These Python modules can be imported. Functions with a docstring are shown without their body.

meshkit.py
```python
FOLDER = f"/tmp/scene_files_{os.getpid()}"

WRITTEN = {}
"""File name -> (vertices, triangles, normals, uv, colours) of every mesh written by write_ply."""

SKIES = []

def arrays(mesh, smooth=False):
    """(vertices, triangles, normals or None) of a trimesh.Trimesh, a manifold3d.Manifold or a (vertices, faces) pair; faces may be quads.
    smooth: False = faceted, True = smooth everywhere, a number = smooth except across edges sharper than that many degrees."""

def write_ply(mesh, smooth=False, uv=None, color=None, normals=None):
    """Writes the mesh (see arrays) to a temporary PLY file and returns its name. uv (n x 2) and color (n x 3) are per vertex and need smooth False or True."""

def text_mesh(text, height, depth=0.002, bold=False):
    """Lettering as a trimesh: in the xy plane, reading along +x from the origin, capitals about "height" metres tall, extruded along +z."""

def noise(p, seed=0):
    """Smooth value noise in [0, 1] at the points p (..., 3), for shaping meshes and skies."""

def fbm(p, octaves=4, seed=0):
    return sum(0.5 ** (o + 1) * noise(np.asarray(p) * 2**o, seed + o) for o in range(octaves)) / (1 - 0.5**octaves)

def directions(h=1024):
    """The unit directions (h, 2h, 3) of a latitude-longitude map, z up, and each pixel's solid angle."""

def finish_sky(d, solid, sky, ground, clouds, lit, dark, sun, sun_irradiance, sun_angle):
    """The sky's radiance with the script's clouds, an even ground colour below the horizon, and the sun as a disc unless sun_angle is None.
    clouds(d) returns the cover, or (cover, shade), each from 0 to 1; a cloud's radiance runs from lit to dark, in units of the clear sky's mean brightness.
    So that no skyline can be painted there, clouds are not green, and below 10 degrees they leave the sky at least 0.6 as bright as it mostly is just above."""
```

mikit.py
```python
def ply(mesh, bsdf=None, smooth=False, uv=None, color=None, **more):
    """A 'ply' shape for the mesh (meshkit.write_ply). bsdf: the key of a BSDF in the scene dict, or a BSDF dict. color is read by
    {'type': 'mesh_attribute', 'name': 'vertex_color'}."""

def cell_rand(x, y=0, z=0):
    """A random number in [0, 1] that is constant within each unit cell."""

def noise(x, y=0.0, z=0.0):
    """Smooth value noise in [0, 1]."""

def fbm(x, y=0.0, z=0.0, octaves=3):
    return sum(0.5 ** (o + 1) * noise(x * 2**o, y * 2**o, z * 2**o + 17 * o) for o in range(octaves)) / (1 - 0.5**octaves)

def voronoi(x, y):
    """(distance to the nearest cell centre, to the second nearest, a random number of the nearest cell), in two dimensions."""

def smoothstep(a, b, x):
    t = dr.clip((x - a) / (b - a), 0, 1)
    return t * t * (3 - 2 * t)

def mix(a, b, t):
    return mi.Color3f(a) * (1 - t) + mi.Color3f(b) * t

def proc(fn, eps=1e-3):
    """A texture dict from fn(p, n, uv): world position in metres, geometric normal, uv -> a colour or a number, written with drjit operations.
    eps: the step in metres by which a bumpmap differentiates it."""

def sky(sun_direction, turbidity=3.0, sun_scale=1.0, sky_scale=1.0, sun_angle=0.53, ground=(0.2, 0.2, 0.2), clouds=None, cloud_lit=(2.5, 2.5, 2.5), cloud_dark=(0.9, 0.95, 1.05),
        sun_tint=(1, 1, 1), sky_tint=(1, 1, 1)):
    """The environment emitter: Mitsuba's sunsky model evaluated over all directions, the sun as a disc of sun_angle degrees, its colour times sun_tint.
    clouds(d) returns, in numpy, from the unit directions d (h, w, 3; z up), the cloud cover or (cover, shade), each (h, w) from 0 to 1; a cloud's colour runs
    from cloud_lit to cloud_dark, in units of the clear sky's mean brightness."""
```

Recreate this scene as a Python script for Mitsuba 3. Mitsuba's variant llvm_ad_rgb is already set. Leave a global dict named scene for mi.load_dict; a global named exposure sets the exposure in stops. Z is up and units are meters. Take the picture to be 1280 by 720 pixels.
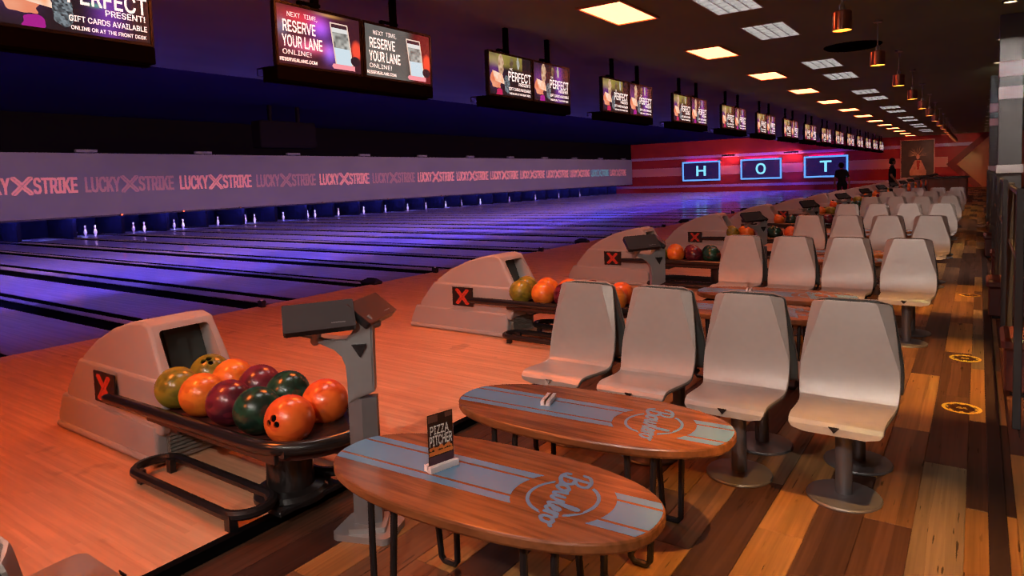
import math, random
import numpy as np, trimesh, drjit as dr, mitsuba as mi, mikit, meshkit
import manifold3d as m3
from manifold3d import Manifold, CrossSection
from shapely.geometry import Polygon, LineString, Point, box as sbox
from shapely import affinity
from shapely.ops import unary_union
from mikit import noise, fbm, voronoi, cell_rand, smoothstep, mix

T = mi.ScalarTransform4f
random.seed(7); rng = np.random.default_rng(7)
scene, labels = {}, {}
exposure = 0.0

# ------------------------------------------------------------------ camera
H = 1.5
YAW, PITCH, ROLL = np.radians([-35.1587, 4.0388, -1.9872]); FPX, CY = 830.3, 284.3
def camera_axes():
    cy, sy, cp, sp, cr, sr = np.cos(YAW), np.sin(YAW), np.cos(PITCH), np.sin(PITCH), np.cos(ROLL), np.sin(ROLL)
    f, r, u = np.array([sy, cy, 0]), np.array([cy, -sy, 0]), np.array([0, 0, 1.])
    f2, u2 = f*cp - u*sp, u*cp + f*sp
    return f2, r*cr + u2*sr, u2*cr - r*sr
FWD, RIGHT, UP = camera_axes()
EYE = np.array([0, 0, H])
scene['camera'] = {'type': 'perspective', 'fov': float(np.degrees(2*np.arctan(640/FPX))), 'fov_axis': 'x', 'near_clip': 0.02, 'far_clip': 500.0,
                   'principal_point_offset_x': 0.0, 'principal_point_offset_y': -(CY-360)/720.0,
                   'to_world': T().look_at(origin=EYE.tolist(), target=(EYE+FWD).tolist(), up=UP.tolist())}

# ------------------------------------------------------------------ light levels (radiances of the room's lamps and of added ones)
ORANGE = (11.0, 1.8, .58)        # coloured ceiling panels
ORANGE_NEAR = (40.0, 6.6, 1.0)  # the same panels out of view, raised to brighten the near end
WHITE = (4.0, 3.9, 3.8)       # louvred white ceiling panels
WHITE_NEAR = (8.0, 8.0, 7.8)   # the same out of view, raised for more light near the camera
AMBER = (5.0, 1.5, .12)        # pendants
AMBER_SPOT = (85.0, 40.0, 11.0)  # recessed spots over the aisle
FILL_SPOT = (25.0, 23.0, 20.6)       # white fill spots added behind the camera
SCREEN_BLUE = (70.0, 40.0, 240.0) # black-light bars behind the screens
COVE_BLUE = (50.0, 34.0, 290.0)  # unseen black-light bars in the cove added over the lanes
MASK_WASH = (200.0, 84.0, 44.0)  # added, unseen bars that brighten the long masking panel
PIN_BLUE = (20.0, 22.0, 300.0)
# ------------------------------------------------------------------ dimensions
P = 3.2                  # one pair of lanes
AZ = 0.05                # height of the approach and the lanes over the concourse
CEIL = 3.62
LANEC = 4.25             # ceiling over the lanes
COVE = -11.4
YB = 54.5                # wall at the far end
EDGE = -2.55             # where the approach begins
FOUL = -7.3
MASKX = -25.0
C0 = 1.92                # centre of the nearest ball return
Y0 = -6.0                # how far behind the camera things are built

# ------------------------------------------------------------------ helpers
def numbered(name):
    if not any(k == name or k.startswith(name + '__') for k in scene) and name not in labels: return name
    n = numbered.c.get(name, 0)
    while True:
        n += 1
        key = '%s_%03d' % (name, n)
        if key not in scene and key not in labels and not any(False for _ in ()):
            numbered.c[name] = n; return key
numbered.c = {}
used = set()
def key_of(name):
    if name not in used:
        used.add(name); return name
    n = numbered.c.get(name, 0) + 1
    numbered.c[name] = n
    k = '%s_%03d' % (name, n); used.add(k); return k
def thing(name, label, cat, group=None, kind=None):
    k = key_of(name)
    labels[k] = {}
    if label: labels[k]['label'] = label
    if cat: labels[k]['category'] = cat
    if group: labels[k]['group'] = group
    if kind: labels[k]['kind'] = kind
    return k
def part(parent, name, d, to_world=None, label=None, kind=None):
    k = key_of(parent + '__' + name)
    scene[k] = d if to_world is None else {**d, 'to_world': to_world}
    if label or kind:
        labels[k] = {}
        if label: labels[k]['label'] = label
        if kind: labels[k]['kind'] = kind
    return k
def single(name, d, label, cat, group=None, kind=None, to_world=None):
    k = thing(name, label, cat, group, kind)
    scene[k] = d if to_world is None else {**d, 'to_world': to_world}
    return k
def struct(name, d, label=None): return single(name, d, label, None, None, 'structure')
ONES = 'first second third fourth fifth sixth seventh eighth ninth tenth eleventh twelfth thirteenth fourteenth fifteenth sixteenth seventeenth eighteenth nineteenth twentieth'.split()
def nth(i):
    if i < 20: return ONES[i]
    t = ['twenty', 'thirty', 'forty'][(i+1)//10-2]
    return t + '-' + ONES[(i+1) % 10 - 1] if (i+1) % 10 else {30: 'thirtieth', 40: 'fortieth'}[i+1]

def bx(x0, x1, y0, y1, z0, z1, c=0.0):
    if c <= 0:
        m = trimesh.creation.box((x1-x0, y1-y0, z1-z0)); m.apply_translation(((x0+x1)/2, (y0+y1)/2, (z0+z1)/2)); return m
    pts = []
    for sx in (0, 1):
        for sy in (0, 1):
            for sz in (0, 1):
                X, Y, Z = (x0, x1)[sx], (y0, y1)[sy], (z0, z1)[sz]
                ix, iy, iz = X+(c, -c)[sx], Y+(c, -c)[sy], Z+(c, -c)[sz]
                pts += [(X, iy, iz), (ix, Y, iz), (ix, iy, Z)]
    return trimesh.convex.convex_hull(np.array(pts))
def cat(*ms): return trimesh.util.concatenate([m for m in ms])
def to_tm(man):
    m = man.to_mesh(); return trimesh.Trimesh(np.array(m.vert_properties)[:, :3], np.array(m.tri_verts), process=False)
def cyl(r, z0, z1, x=0, y=0, n=24):
    m = trimesh.creation.cylinder(radius=r, height=z1-z0, sections=n); m.apply_translation((x, y, (z0+z1)/2)); return m
def lathe(prof, n=32):
    return trimesh.creation.revolve(np.array(prof, float), sections=n)
def extr(poly, z0, z1):
    gs = getattr(poly, 'geoms', [poly]); out = []
    for g in gs:
        if g.is_empty or g.geom_type != 'Polygon': continue
        m = trimesh.creation.extrude_polygon(g, z1-z0, engine='earcut'); m.apply_translation((0, 0, z0)); out.append(m)
    return cat(*out)
def tubem(pts, r, sides=8, closed=False):
    p = np.array(pts, float); n = len(p)
    if closed: t = np.roll(p, -1, 0) - np.roll(p, 1, 0)
    else: t = np.gradient(p, axis=0)
    t /= np.linalg.norm(t, axis=1, keepdims=True)
    a = np.cross(t[0], [0, 0, 1.0] if abs(t[0][2]) < .9 else [1.0, 0, 0]); a /= np.linalg.norm(a)
    A = []
    for i in range(n):
        a = a - t[i]*(a@t[i]); a /= np.linalg.norm(a); A.append(a)
    A = np.array(A); B = np.cross(t, A)
    ang = np.arange(sides)*2*np.pi/sides + np.pi/sides
    R = np.broadcast_to(np.asarray(r, float), (n,))[:, None, None]
    v = p[:, None] + R*(np.cos(ang)[None, :, None]*A[:, None] + np.sin(ang)[None, :, None]*B[:, None])
    f = []
    for i in range(n if closed else n-1):
        k = (i+1) % n
        for j in range(sides):
            l = (j+1) % sides
            f += [(i*sides+j, i*sides+l, k*sides+l), (i*sides+j, k*sides+l, k*sides+j)]
    v = v.reshape(-1, 3)
    if not closed:
        v = np.vstack([v, p[:1], p[-1:]])
        for j in range(sides):
            l = (j+1) % sides
            f += [(n*sides, l, j), (n*sides+1, (n-1)*sides+j, (n-1)*sides+l)]
    m = trimesh.Trimesh(v, f, process=False); m.fix_normals(); return m
def ball_hull(pts, r, n=12):
    return Manifold.batch_hull([Manifold.sphere(rr, n).translate(tuple(map(float, q))) for q, rr in zip(pts, np.broadcast_to(r, (len(pts),)))])
def stadium(x0, x1, y0, y1, z, n=8):
    r = (y1-y0)/2; yc = (y0+y1)/2; pts = []
    for x in np.linspace(x0+r, x1-r, 6): pts.append((x, y0, z))
    for a in np.linspace(-90, 90, n+2)[1:-1]: pts.append((x1-r+r*math.cos(math.radians(a)), yc+r*math.sin(math.radians(a)), z))
    for x in np.linspace(x1-r, x0+r, 6): pts.append((x, y1, z))
    for a in np.linspace(90, 270, n+2)[1:-1]: pts.append((x0+r+r*math.cos(math.radians(a)), yc+r*math.sin(math.radians(a)), z))
    return pts
def spline(pts, k=10):
    p = np.array(pts, float); q = np.vstack([2*p[0]-p[1], p, 2*p[-1]-p[-2]]); o = []
    for i in range(1, len(q)-2):
        for t in np.linspace(0, 1, k, endpoint=False):
            o.append(.5*((2*q[i])+(-q[i-1]+q[i+1])*t+(2*q[i-1]-5*q[i]+4*q[i+1]-q[i+2])*t*t+(-q[i-1]+3*q[i]-3*q[i+1]+q[i+2])*t**3))
    o.append(p[-1]); return np.array(o)
def mat4(X, Y, Z, o):
    M = np.eye(4); M[:3, 0], M[:3, 1], M[:3, 2], M[:3, 3] = X, Y, Z, o; return M
FACE_X = lambda o: mat4((0, 1, 0), (0, 0, 1), (1, 0, 0), o)      # flat things that face the concourse (+x): reading along +y
FACE_Y = lambda o: mat4((1, 0, 0), (0, 0, 1), (0, -1, 0), o)     # flat things that face the camera end (-y): reading along +x
def moved(m, M): m = m.copy(); m.apply_transform(M); return m
def text(s, h, w=None, depth=0.002, bold=True, center=True):
    m = meshkit.text_mesh(s, h, depth, bold)
    b = m.bounds
    if w: m.apply_scale((w/(b[1][0]-b[0][0]), 1, 1)); b = m.bounds
    if center: m.apply_translation((-(b[0][0]+b[1][0])/2, -(b[0][1]+b[1][1])/2, 0))
    else: m.apply_translation((-b[0][0], 0, 0))
    return m
def ply(m, b, smooth=False, **k): return mikit.ply(m, b, smooth=smooth, **k)
def rect_uv(w, h):
    v = np.array([[-w/2, -h/2, 0], [w/2, -h/2, 0], [w/2, h/2, 0], [-w/2, h/2, 0.]]); return (v, np.array([[0, 1, 2], [0, 2, 3]])), np.array([[0, 0], [1, 0], [1, 1], [0, 1.]])
def emit(rad, weight=1.0):
    if isinstance(rad, dict): return {'type': 'area', 'radiance': rad, 'sampling_weight': weight}
    return {'type': 'area', 'radiance': {'type': 'rgb', 'value': list(map(float, rad))}, 'sampling_weight': weight}

# ------------------------------------------------------------------ materials
def principled(c, rough=.5, metal=0., spec=.5, coat=0., two=False, **k):
    c = c if isinstance(c, dict) else {'type': 'rgb', 'value': list(c)}
    d = {'type': 'principled', 'base_color': c, 'roughness': rough, 'metallic': metal, 'specular': spec, **k}
    if coat: d['clearcoat'] = coat; d['clearcoat_gloss'] = .93
    return {'type': 'twosided', 'bsdf': d} if two else d
def diffuse(c):
    return {'type': 'diffuse', 'reflectance': c if isinstance(c, dict) else {'type': 'rgb', 'value': list(c)}}
PW, PL = 0.18, 1.22       # concourse planks
def plank_tone(p, n, uv):
    u = dr.floor((p.x - EDGE)/PW)
    off = u*0.371; off = (off - dr.floor(off))*PL
    v = dr.floor((p.y + off + 50*PL)/PL)
    r, q = cell_rand(u, v, 3), cell_rand(u, v, 8)
    s = cell_rand(dr.floor((p.x-EDGE)/(PW/3) + .25*(noise(p.y*2.5, u)-.5)), v, 5)
    g = fbm(p.x*90, p.y*2.6, u*3.1+v, 3)
    g2 = fbm(p.x*30+7, p.y*1.1, u+v*1.7, 3)
    crack = smoothstep(.73, .81, fbm(p.x*75, p.y*6.0, u*7+v, 3))*smoothstep(.45, .62, fbm(p.x*9, p.y*3, u+v*2.3, 2))
    c = mix((.36, .165, .050), (.46, .23, .075), q)
    c = dr.select(r < .42, mix((.050, .020, .013), (.10, .042, .024), q), c)
    c = dr.select((r > .42) & (r < .62), mix((.17, .075, .032), (.24, .115, .05), q), c)
    c = dr.select(r > .97, mix((.20, .13, .07), (.25, .17, .095), q), c)
    return c*(.50 + .5*g + .4*g2)*(.74+.42*s)*(1 - .75*crack)*.8
scene['m_plank'] = principled(mikit.proc(plank_tone), .42, 0, .4)
scene['m_joint'] = diffuse((.02, .012, .008))
def maple(p, n, uv):
    bw = .027
    r = cell_rand(dr.floor(p.y/bw), dr.floor((p.x + 40 + cell_rand(dr.floor(p.y/bw), 2)*1.1)/1.1), 1)
    g = fbm(p.x*3, p.y*60, 1.0, 3)
    sc = smoothstep(.68, .78, fbm(p.x*4+3, p.y*4, 2.2, 4))
    c = mix((.56, .30, .17), (.64, .36, .21), r)
    return c*(.84+.26*g)*(1-.22*sc)
scene['m_approach'] = principled(mikit.proc(maple), .38, 0, .35)
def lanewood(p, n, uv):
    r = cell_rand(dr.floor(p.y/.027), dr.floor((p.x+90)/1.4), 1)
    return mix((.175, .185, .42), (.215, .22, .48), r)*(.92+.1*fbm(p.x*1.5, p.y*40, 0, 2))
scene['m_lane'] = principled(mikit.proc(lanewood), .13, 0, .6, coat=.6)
scene['m_gutter'] = diffuse((.004, .004, .005))
scene['m_capping'] = principled((.22, .21, .25), .45)
scene['m_black'] = principled((.012, .011, .012), .32)
scene['m_blackmatte'] = diffuse((.005, .0045, .005))
scene['m_blackgloss'] = principled((.012, .010, .010), .18, 0, .6, coat=.6)
scene['m_darkgrey'] = principled((.05, .047, .05), .45)
scene['m_tablet'] = principled((.035, .032, .034), .45, 0, .3)
def ceilfn(p, n, uv):
    return mix((.20, .24, .15), (.26, .30, .19), fbm(p.x*2.2, p.y*1.1, p.z*3, 4))
scene['m_ceiling'] = diffuse(mikit.proc(ceilfn))
scene['m_laneceil'] = diffuse((.020, .016, .050))
scene['m_white'] = diffuse((.8, .8, .78))
scene['m_fin'] = diffuse((.52, .52, .51))
scene['m_panelframe'] = principled((.5, .22, .10), .5)
def wallred(p, n, uv): return mix((.30, .030, .030), (.36, .038, .036), fbm(p.x*1.5, p.z*1.5, 0, 2))
scene['m_red'] = diffuse(mikit.proc(wallred))
scene['m_pink'] = diffuse((.62, .24, .20))
scene['m_lilac'] = diffuse((.42, .26, .40))
scene['m_chevron'] = diffuse((.16, .035, .03))
scene['m_tan'] = diffuse((.60, .24, .12))
def shellfn(p, n, uv): return mi.Color3f(.41, .375, .345)*(.96+.06*fbm(p.x*40, p.y*40, p.z*40, 2))
scene['m_shell'] = principled(mikit.proc(shellfn), .36, .25, .5)
scene['m_shellback'] = principled((.10, .11, .105), .4)
scene['m_rail'] = principled((.035, .036, .038), .4)
scene['m_shelledge'] = principled((.03, .03, .03), .5)
scene['m_steel'] = principled((.17, .165, .17), .4, .6)
scene['m_silver'] = principled((.30, .285, .28), .40, .5)
scene['m_silverdark'] = principled((.19, .18, .185), .42, .4)
def woodfn(p, n, uv):
    g = fbm(p.x*5, p.y*75, p.z*20, 4); b = fbm(p.x*1.6, p.y*16+4, 3.0, 3)
    return mix((.10, .030, .010), (.26, .085, .028), smoothstep(.22, .78, .55*g+.5*b))
scene['m_wood'] = principled(mikit.proc(woodfn), .25, 0, .5, coat=.5)
scene['m_bluegrey'] = principled((.105, .225, .36), .3, 0, .5, coat=.4)
scene['m_hood'] = principled((.44, .40, .385), .45, 0, .4)
scene['m_louver'] = principled((.22, .20, .17), .55)
scene['m_flap'] = principled((.045, .055, .05), .35)
scene['m_badge'] = principled((.015, .008, .008), .5)
scene['m_redmark'] = principled((.62, .055, .03), .5)
scene['m_redsheen'] = principled((.06, .018, .014), .35, 0, .35)  # dark base with red sheen and reflection painted in
scene['m_mask'] = diffuse(mikit.proc(lambda p, n, uv: mix((.185, .21, .205), (.215, .24, .235), fbm(p.y*.6, p.z*1.2, 0, 3))))
scene['m_projpink'] = diffuse((.95, .54, .36))  # projected lettering: its light is put into these diffuse colours
scene['m_projdim'] = diffuse((.46, .32, .27))
scene['m_projgreen'] = diffuse((.22, .85, .62))
scene['m_pin'] = principled((.8, .8, .8), .25)
scene['m_pinred'] = principled((.5, .03, .03), .3)
scene['m_yellow'] = principled((.92, .50, .07), .5)
scene['m_copper'] = {'type': 'twosided', 'bsdf': principled((.55, .26, .20), .16, .9)}
scene['m_chrome'] = principled((.5, .48, .48), .2, .9)
scene['m_acrylic'] = {'type': 'dielectric', 'int_ior': 1.49}
scene['m_acrylicbase'] = principled((.75, .62, .60), .15, 0, .6, coat=.5)
scene['m_stripe'] = diffuse((.85, .58, .58))
scene['m_column'] = principled((.09, .09, .09), .5)
scene['m_darkred'] = principled((.075, .022, .022), .4)
scene['m_trimshadow'] = principled((.022, .010, .008), .5)  # shadow at the aisle edge painted into the trim colour
scene['m_brown'] = principled((.16, .06, .035), .5)
scene['m_print_dark'] = diffuse((.05, .02, .012))
scene['m_print_white'] = diffuse((.8, .7, .62))
scene['m_print_orange'] = diffuse((.75, .20, .05))
scene['m_print_maroon'] = diffuse((.10, .045, .06))
scene['m_skin'] = principled((.20, .085, .055), .5)
scene['m_cloth'] = diffuse((.012, .012, .014))
scene['m_hair'] = diffuse((.01, .008, .008))
def ballmat(a, b, k):
    def fn(p, n, uv):
        s = fbm(p.x*13+k*9, p.y*13+2*fbm(p.x*20, p.z*20, k, 2), p.z*13, 3)
        return mix(a, b, smoothstep(.38, .62, s))
    return principled(mikit.proc(fn), .22, 0, .5, coat=.7)
BALLS = {'olive green': ((.30, .24, .025), (.17, .16, .02)), 'bright orange': ((.80, .22, .025), (.70, .15, .02)), 'maroon': ((.17, .018, .03), (.07, .008, .018)),
         'dark green': ((.012, .06, .03), (.006, .022, .014)), 'red orange': ((.78, .13, .02), (.66, .08, .015))}
for i, (n_, (a_, b_)) in enumerate(BALLS.items()): scene['m_ball_' + n_.replace(' ', '_')] = ballmat(a_, b_, i)

# ------------------------------------------------------------------ the setting
PY0, PY1, PX1 = 0.6, 14.6, 0.42
struct('floor', ply(cat(bx(EDGE, PX1, Y0, PY1, -.1, -.006), bx(EDGE, PX1, PY1, YB, -.1, 0), bx(PX1, 5, Y0, YB, -.1, 0)), 'm_plank'))
plank_cache = {}
for u in range(int((PX1-EDGE)/PW)+1):
    x0, x1 = EDGE+u*PW, min(EDGE+(u+1)*PW, PX1)
    off = (u*0.371 % 1)*PL
    for v in range(-2, 14):
        y0, y1 = max(v*PL-off, PY0), min((v+1)*PL-off, PY1)
        if y1-y0 < .05: continue
        ck = (round(x1-x0, 4), round(y1-y0, 4))
        if ck not in plank_cache: plank_cache[ck] = ply(bx(0, x1-x0-.0022, 0, y1-y0-.0022, -.006, 0, .0012), 'm_plank')
        part('floor', 'plank', plank_cache[ck], T().translate([x0+.0011, y0+.0011, 0]))
struct('approach_floor', ply(bx(FOUL, EDGE-.02, Y0, YB, -.05, AZ), 'm_approach'))
struct('trim_1', ply(cat(bx(EDGE-.02, EDGE+.004, Y0, YB, -.01, AZ-.004), bx(EDGE-.035, EDGE+.006, Y0, YB, AZ-.004, AZ+.002)), 'm_blackmatte'))
WY = [y for y in [-1.7, 2.4, 4.6] + [8.5+6.22*(i//2) + (2.2 if i % 2 else 0) for i in range(14)] if y < YB-.7]
struct('ceiling', ply(extr(sbox(COVE, Y0, 5, YB).difference(unary_union([sbox(-2.9, y-.6, -2.3, y+.6) for y in WY])), CEIL, CEIL+.05), 'm_ceiling'))
struct('added_cove_fascia', ply(bx(COVE-.05, COVE, Y0, YB, CEIL, LANEC), 'm_laneceil'))  # step added to hide the cove bars, unseen from the camera
struct('lane_ceiling', ply(cat(bx(-28, COVE, Y0, YB, LANEC, LANEC+.1)), 'm_laneceil'))
struct('wall_over_pins', ply(bx(MASKX-.30, MASKX-.22, Y0, YB, 1.2, LANEC), 'm_blackmatte'))
struct('wall_left', ply(bx(-28.2, -28, Y0, YB, -.1, LANEC+.1), 'm_blackmatte'))
struct('wall_right', ply(bx(5, 5.2, Y0, YB, -.1, CEIL+.1), 'm_darkgrey'))
struct('wall_front', ply(bx(-28.2, 5.2, Y0-.2, Y0, -.1, LANEC+.1), 'm_darkgrey'))
struct('wall_back', ply(bx(-28.2, 5.2, YB, YB+.2, -.1, LANEC+.1), 'm_red'))
def wall_strip(name, z0, z1, m, x0=-28, x1=5): part('wall_back', name, ply(bx(x0, x1, YB-.012, YB+.001, z0, z1), m))
wall_strip('stripe', 1.40, 2.10, 'm_pink', -28, -1.75); wall_strip('stripe', 2.80, 3.02, 'm_lilac', -28, -.2); wall_strip('stripe', .40, .60, 'm_lilac', -28, -1.2)
def wall_poly(name, pts, d, m): part('wall_back', name, ply(moved(extr(Polygon(pts), 0, d), FACE_Y((0, YB+.001, 0))), m))
wall_poly('chevron', [(-1.85, 1.58), (.25, 3.58), (.75, 3.58), (-1.25, 1.55), (.2, .02), (-.3, .02)], .02, 'm_chevron')
wall_poly('chevron', [(-1.25, 1.55), (.75, 3.58), (4.9, 3.58), (4.9, .02), (.2, .02)], .02, 'm_tan')

# lanes: parts of one lane each
def lane_mesh(w): return bx(MASKX-1.9, FOUL, 0, w, -.06, AZ, .003)
def gutter_mesh(w):
    n = 8; a = np.linspace(0, np.pi, n); ys = w/2 - np.cos(a)*w/2; zs = AZ-.01-np.sin(a)*.075
    top = [(y, z) for y, z in zip(ys, zs)]; poly = Polygon([(0, AZ-.12), (w, AZ-.12)] + top[::-1])
    m = trimesh.creation.extrude_polygon(poly.buffer(0), FOUL-MASKX+1.9, engine='earcut')
    return moved(m, mat4((0, 1, 0), (0, 0, 1), (1, 0, 0), (MASKX-1.9, 0, 0)))
LA, LB = (.33, 1.32), (1.84, 2.75)
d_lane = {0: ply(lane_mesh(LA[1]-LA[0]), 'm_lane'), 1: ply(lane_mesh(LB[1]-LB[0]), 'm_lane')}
GUT = {0: ((.13, .20), (1.32, .27)), 1: ((1.69, .15), (2.75, .36))}
d_gut = {w: ply(gutter_mesh(w), 'm_gutter', 35) for w in (.20, .27, .15, .36)}
d_capw = ply(bx(MASKX-1.9, FOUL, -.09, .13, -.06, AZ+.004, .004), 'm_capping')
d_capn = ply(bx(MASKX-1.9, FOUL, 1.59, 1.69, -.06, AZ+.004, .004), 'm_capping')
endcap = to_tm(ball_hull([(0, -.05, .02), (-.28, -.05, .02), (0, .05, .02), (-.28, .05, .02), (-.04, 0, .06), (-.2, 0, .06)], .03))
d_end = ply(endcap, 'm_black', 40)
d_sensor = ply(cat(bx(-.05, .05, -.03, .03, 0, .08, .008)), 'm_black')
d_lens = ply(cyl(.014, .08, .09), 'm_white')
npair = 17
li = 0
for k in range(-1, npair-1):
    c = C0 + P*k
    if c+2.8 > YB: break
    for s in (0, 1):
        if k == -1 and s == 0: continue
        t = thing('bowling_lane', 'glossy violet-lit bowling lane, %s counted from the near end' % nth(li), 'bowling lane', 'bowling lanes'); li += 1
        y0 = c+(LA, LB)[s][0]
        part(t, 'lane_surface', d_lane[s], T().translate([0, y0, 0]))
        for (o, w) in GUT[s]: part(t, 'gutter', d_gut[w], T().translate([0, c+o, 0]))
    if k >= 0:
        t = single('lane_divider', d_capw, 'wide pale divider strip between lanes, %s beyond a ball return hood' % nth(k), 'lane divider', 'lane dividers behind the ball returns', to_world=T().translate([0, c, 0]))
    t = single('lane_divider', d_capn, 'narrow pale divider strip mid lane pair, %s from the near end' % nth(k+1), 'lane divider', 'narrow lane dividers', to_world=T().translate([0, c, 0]))
    if k >= -1:
        yn = c+1.64
        single('gutter_cap', d_end, 'black rounded gutter cap at the foul line, %s from the near end' % nth(k+1), 'gutter cap', 'gutter caps at the foul line', to_world=T().translate([FOUL+.1, yn, AZ]))
        t = thing('foul_sensor', 'small black foul line sensor post, %s from the near end' % nth(k+1), 'sensor', 'foul line sensors')
        M = T().translate([FOUL+.08, c+P-.28, AZ]); part(t, 'post', d_sensor, M); part(t, 'lens', d_lens, M)

# pin decks: kickback walls, pins
d_kick = ply(bx(-27.4, MASKX-.32, -.06, .06, -.05, .80, .01), 'm_blackmatte')
for k in range(0, npair-1):
    c = C0+P*k
    for o in (.02, 1.64):
        single('kickback_board', d_kick, 'dark kickback board between two pin decks, %s from the near end' % nth(2*k+(o > 1)), 'kickback board', 'kickback boards under the masking panel', to_world=T().translate([0, c+o, 0]))
prof = [(0, 0), (.026, 0), (.0285, .02), (.036, .057), (.050, .086), (.0605, .114), (.060, .135), (.0495, .185), (.035, .222), (.0245, .25), (.0228, .275), (.0245, .297), (.031, .33), (.0323, .343), (.030, .362), (.018, .378), (0, .381)]
d_pin = ply(lathe(prof, 20), 'm_pin', 40)
d_pinr = ply(cat(lathe([(.0262, .244), (.0262, .254), (.0246, .254), (.0246, .244)], 20), lathe([(.0248, .268), (.0252, .279), (.0236, .279), (.0236, .268)], 20)), 'm_pinred')
TRI, PAIR, ONE = [(-.53, -.30), (-.26, -.08), (0, .14)], [(-.26, -.15), (0, .12)], [(-.26, .05)]
QUAD = [(-.53, -.30), (-.53, .0), (-.26, -.15), (0, .0)]
PINS = {5: TRI, 6: PAIR, 7: TRI, 8: ONE, 9: PAIR, 10: ONE, 11: TRI, 12: ONE, 13: QUAD, 14: ONE, 15: QUAD, 16: ONE, 17: QUAD, 18: ONE, 19: TRI, 20: ONE, 21: PAIR, 22: ONE, 23: PAIR, 24: ONE, 25: PAIR, 26: ONE, 27: PAIR}
for ln, spots in PINS.items():
    c = C0+P*(ln//2); yc = c+(.84, 2.32)[ln % 2]
    for i, (dx, dy) in enumerate(spots):
        t = thing('bowling_pin', 'bluish white bowling pin, %s of %s on the %s pin deck' % (nth(i), ['one', 'two', 'three', 'four'][len(spots)-1], nth(ln-4)), 'bowling pin', 'bowling pins under the masking panel')
        M = T().translate([-25.75+dx, yc+dy, AZ]); part(t, 'pin_body', d_pin, M); part(t, 'neck_stripe', d_pinr, M)
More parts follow.
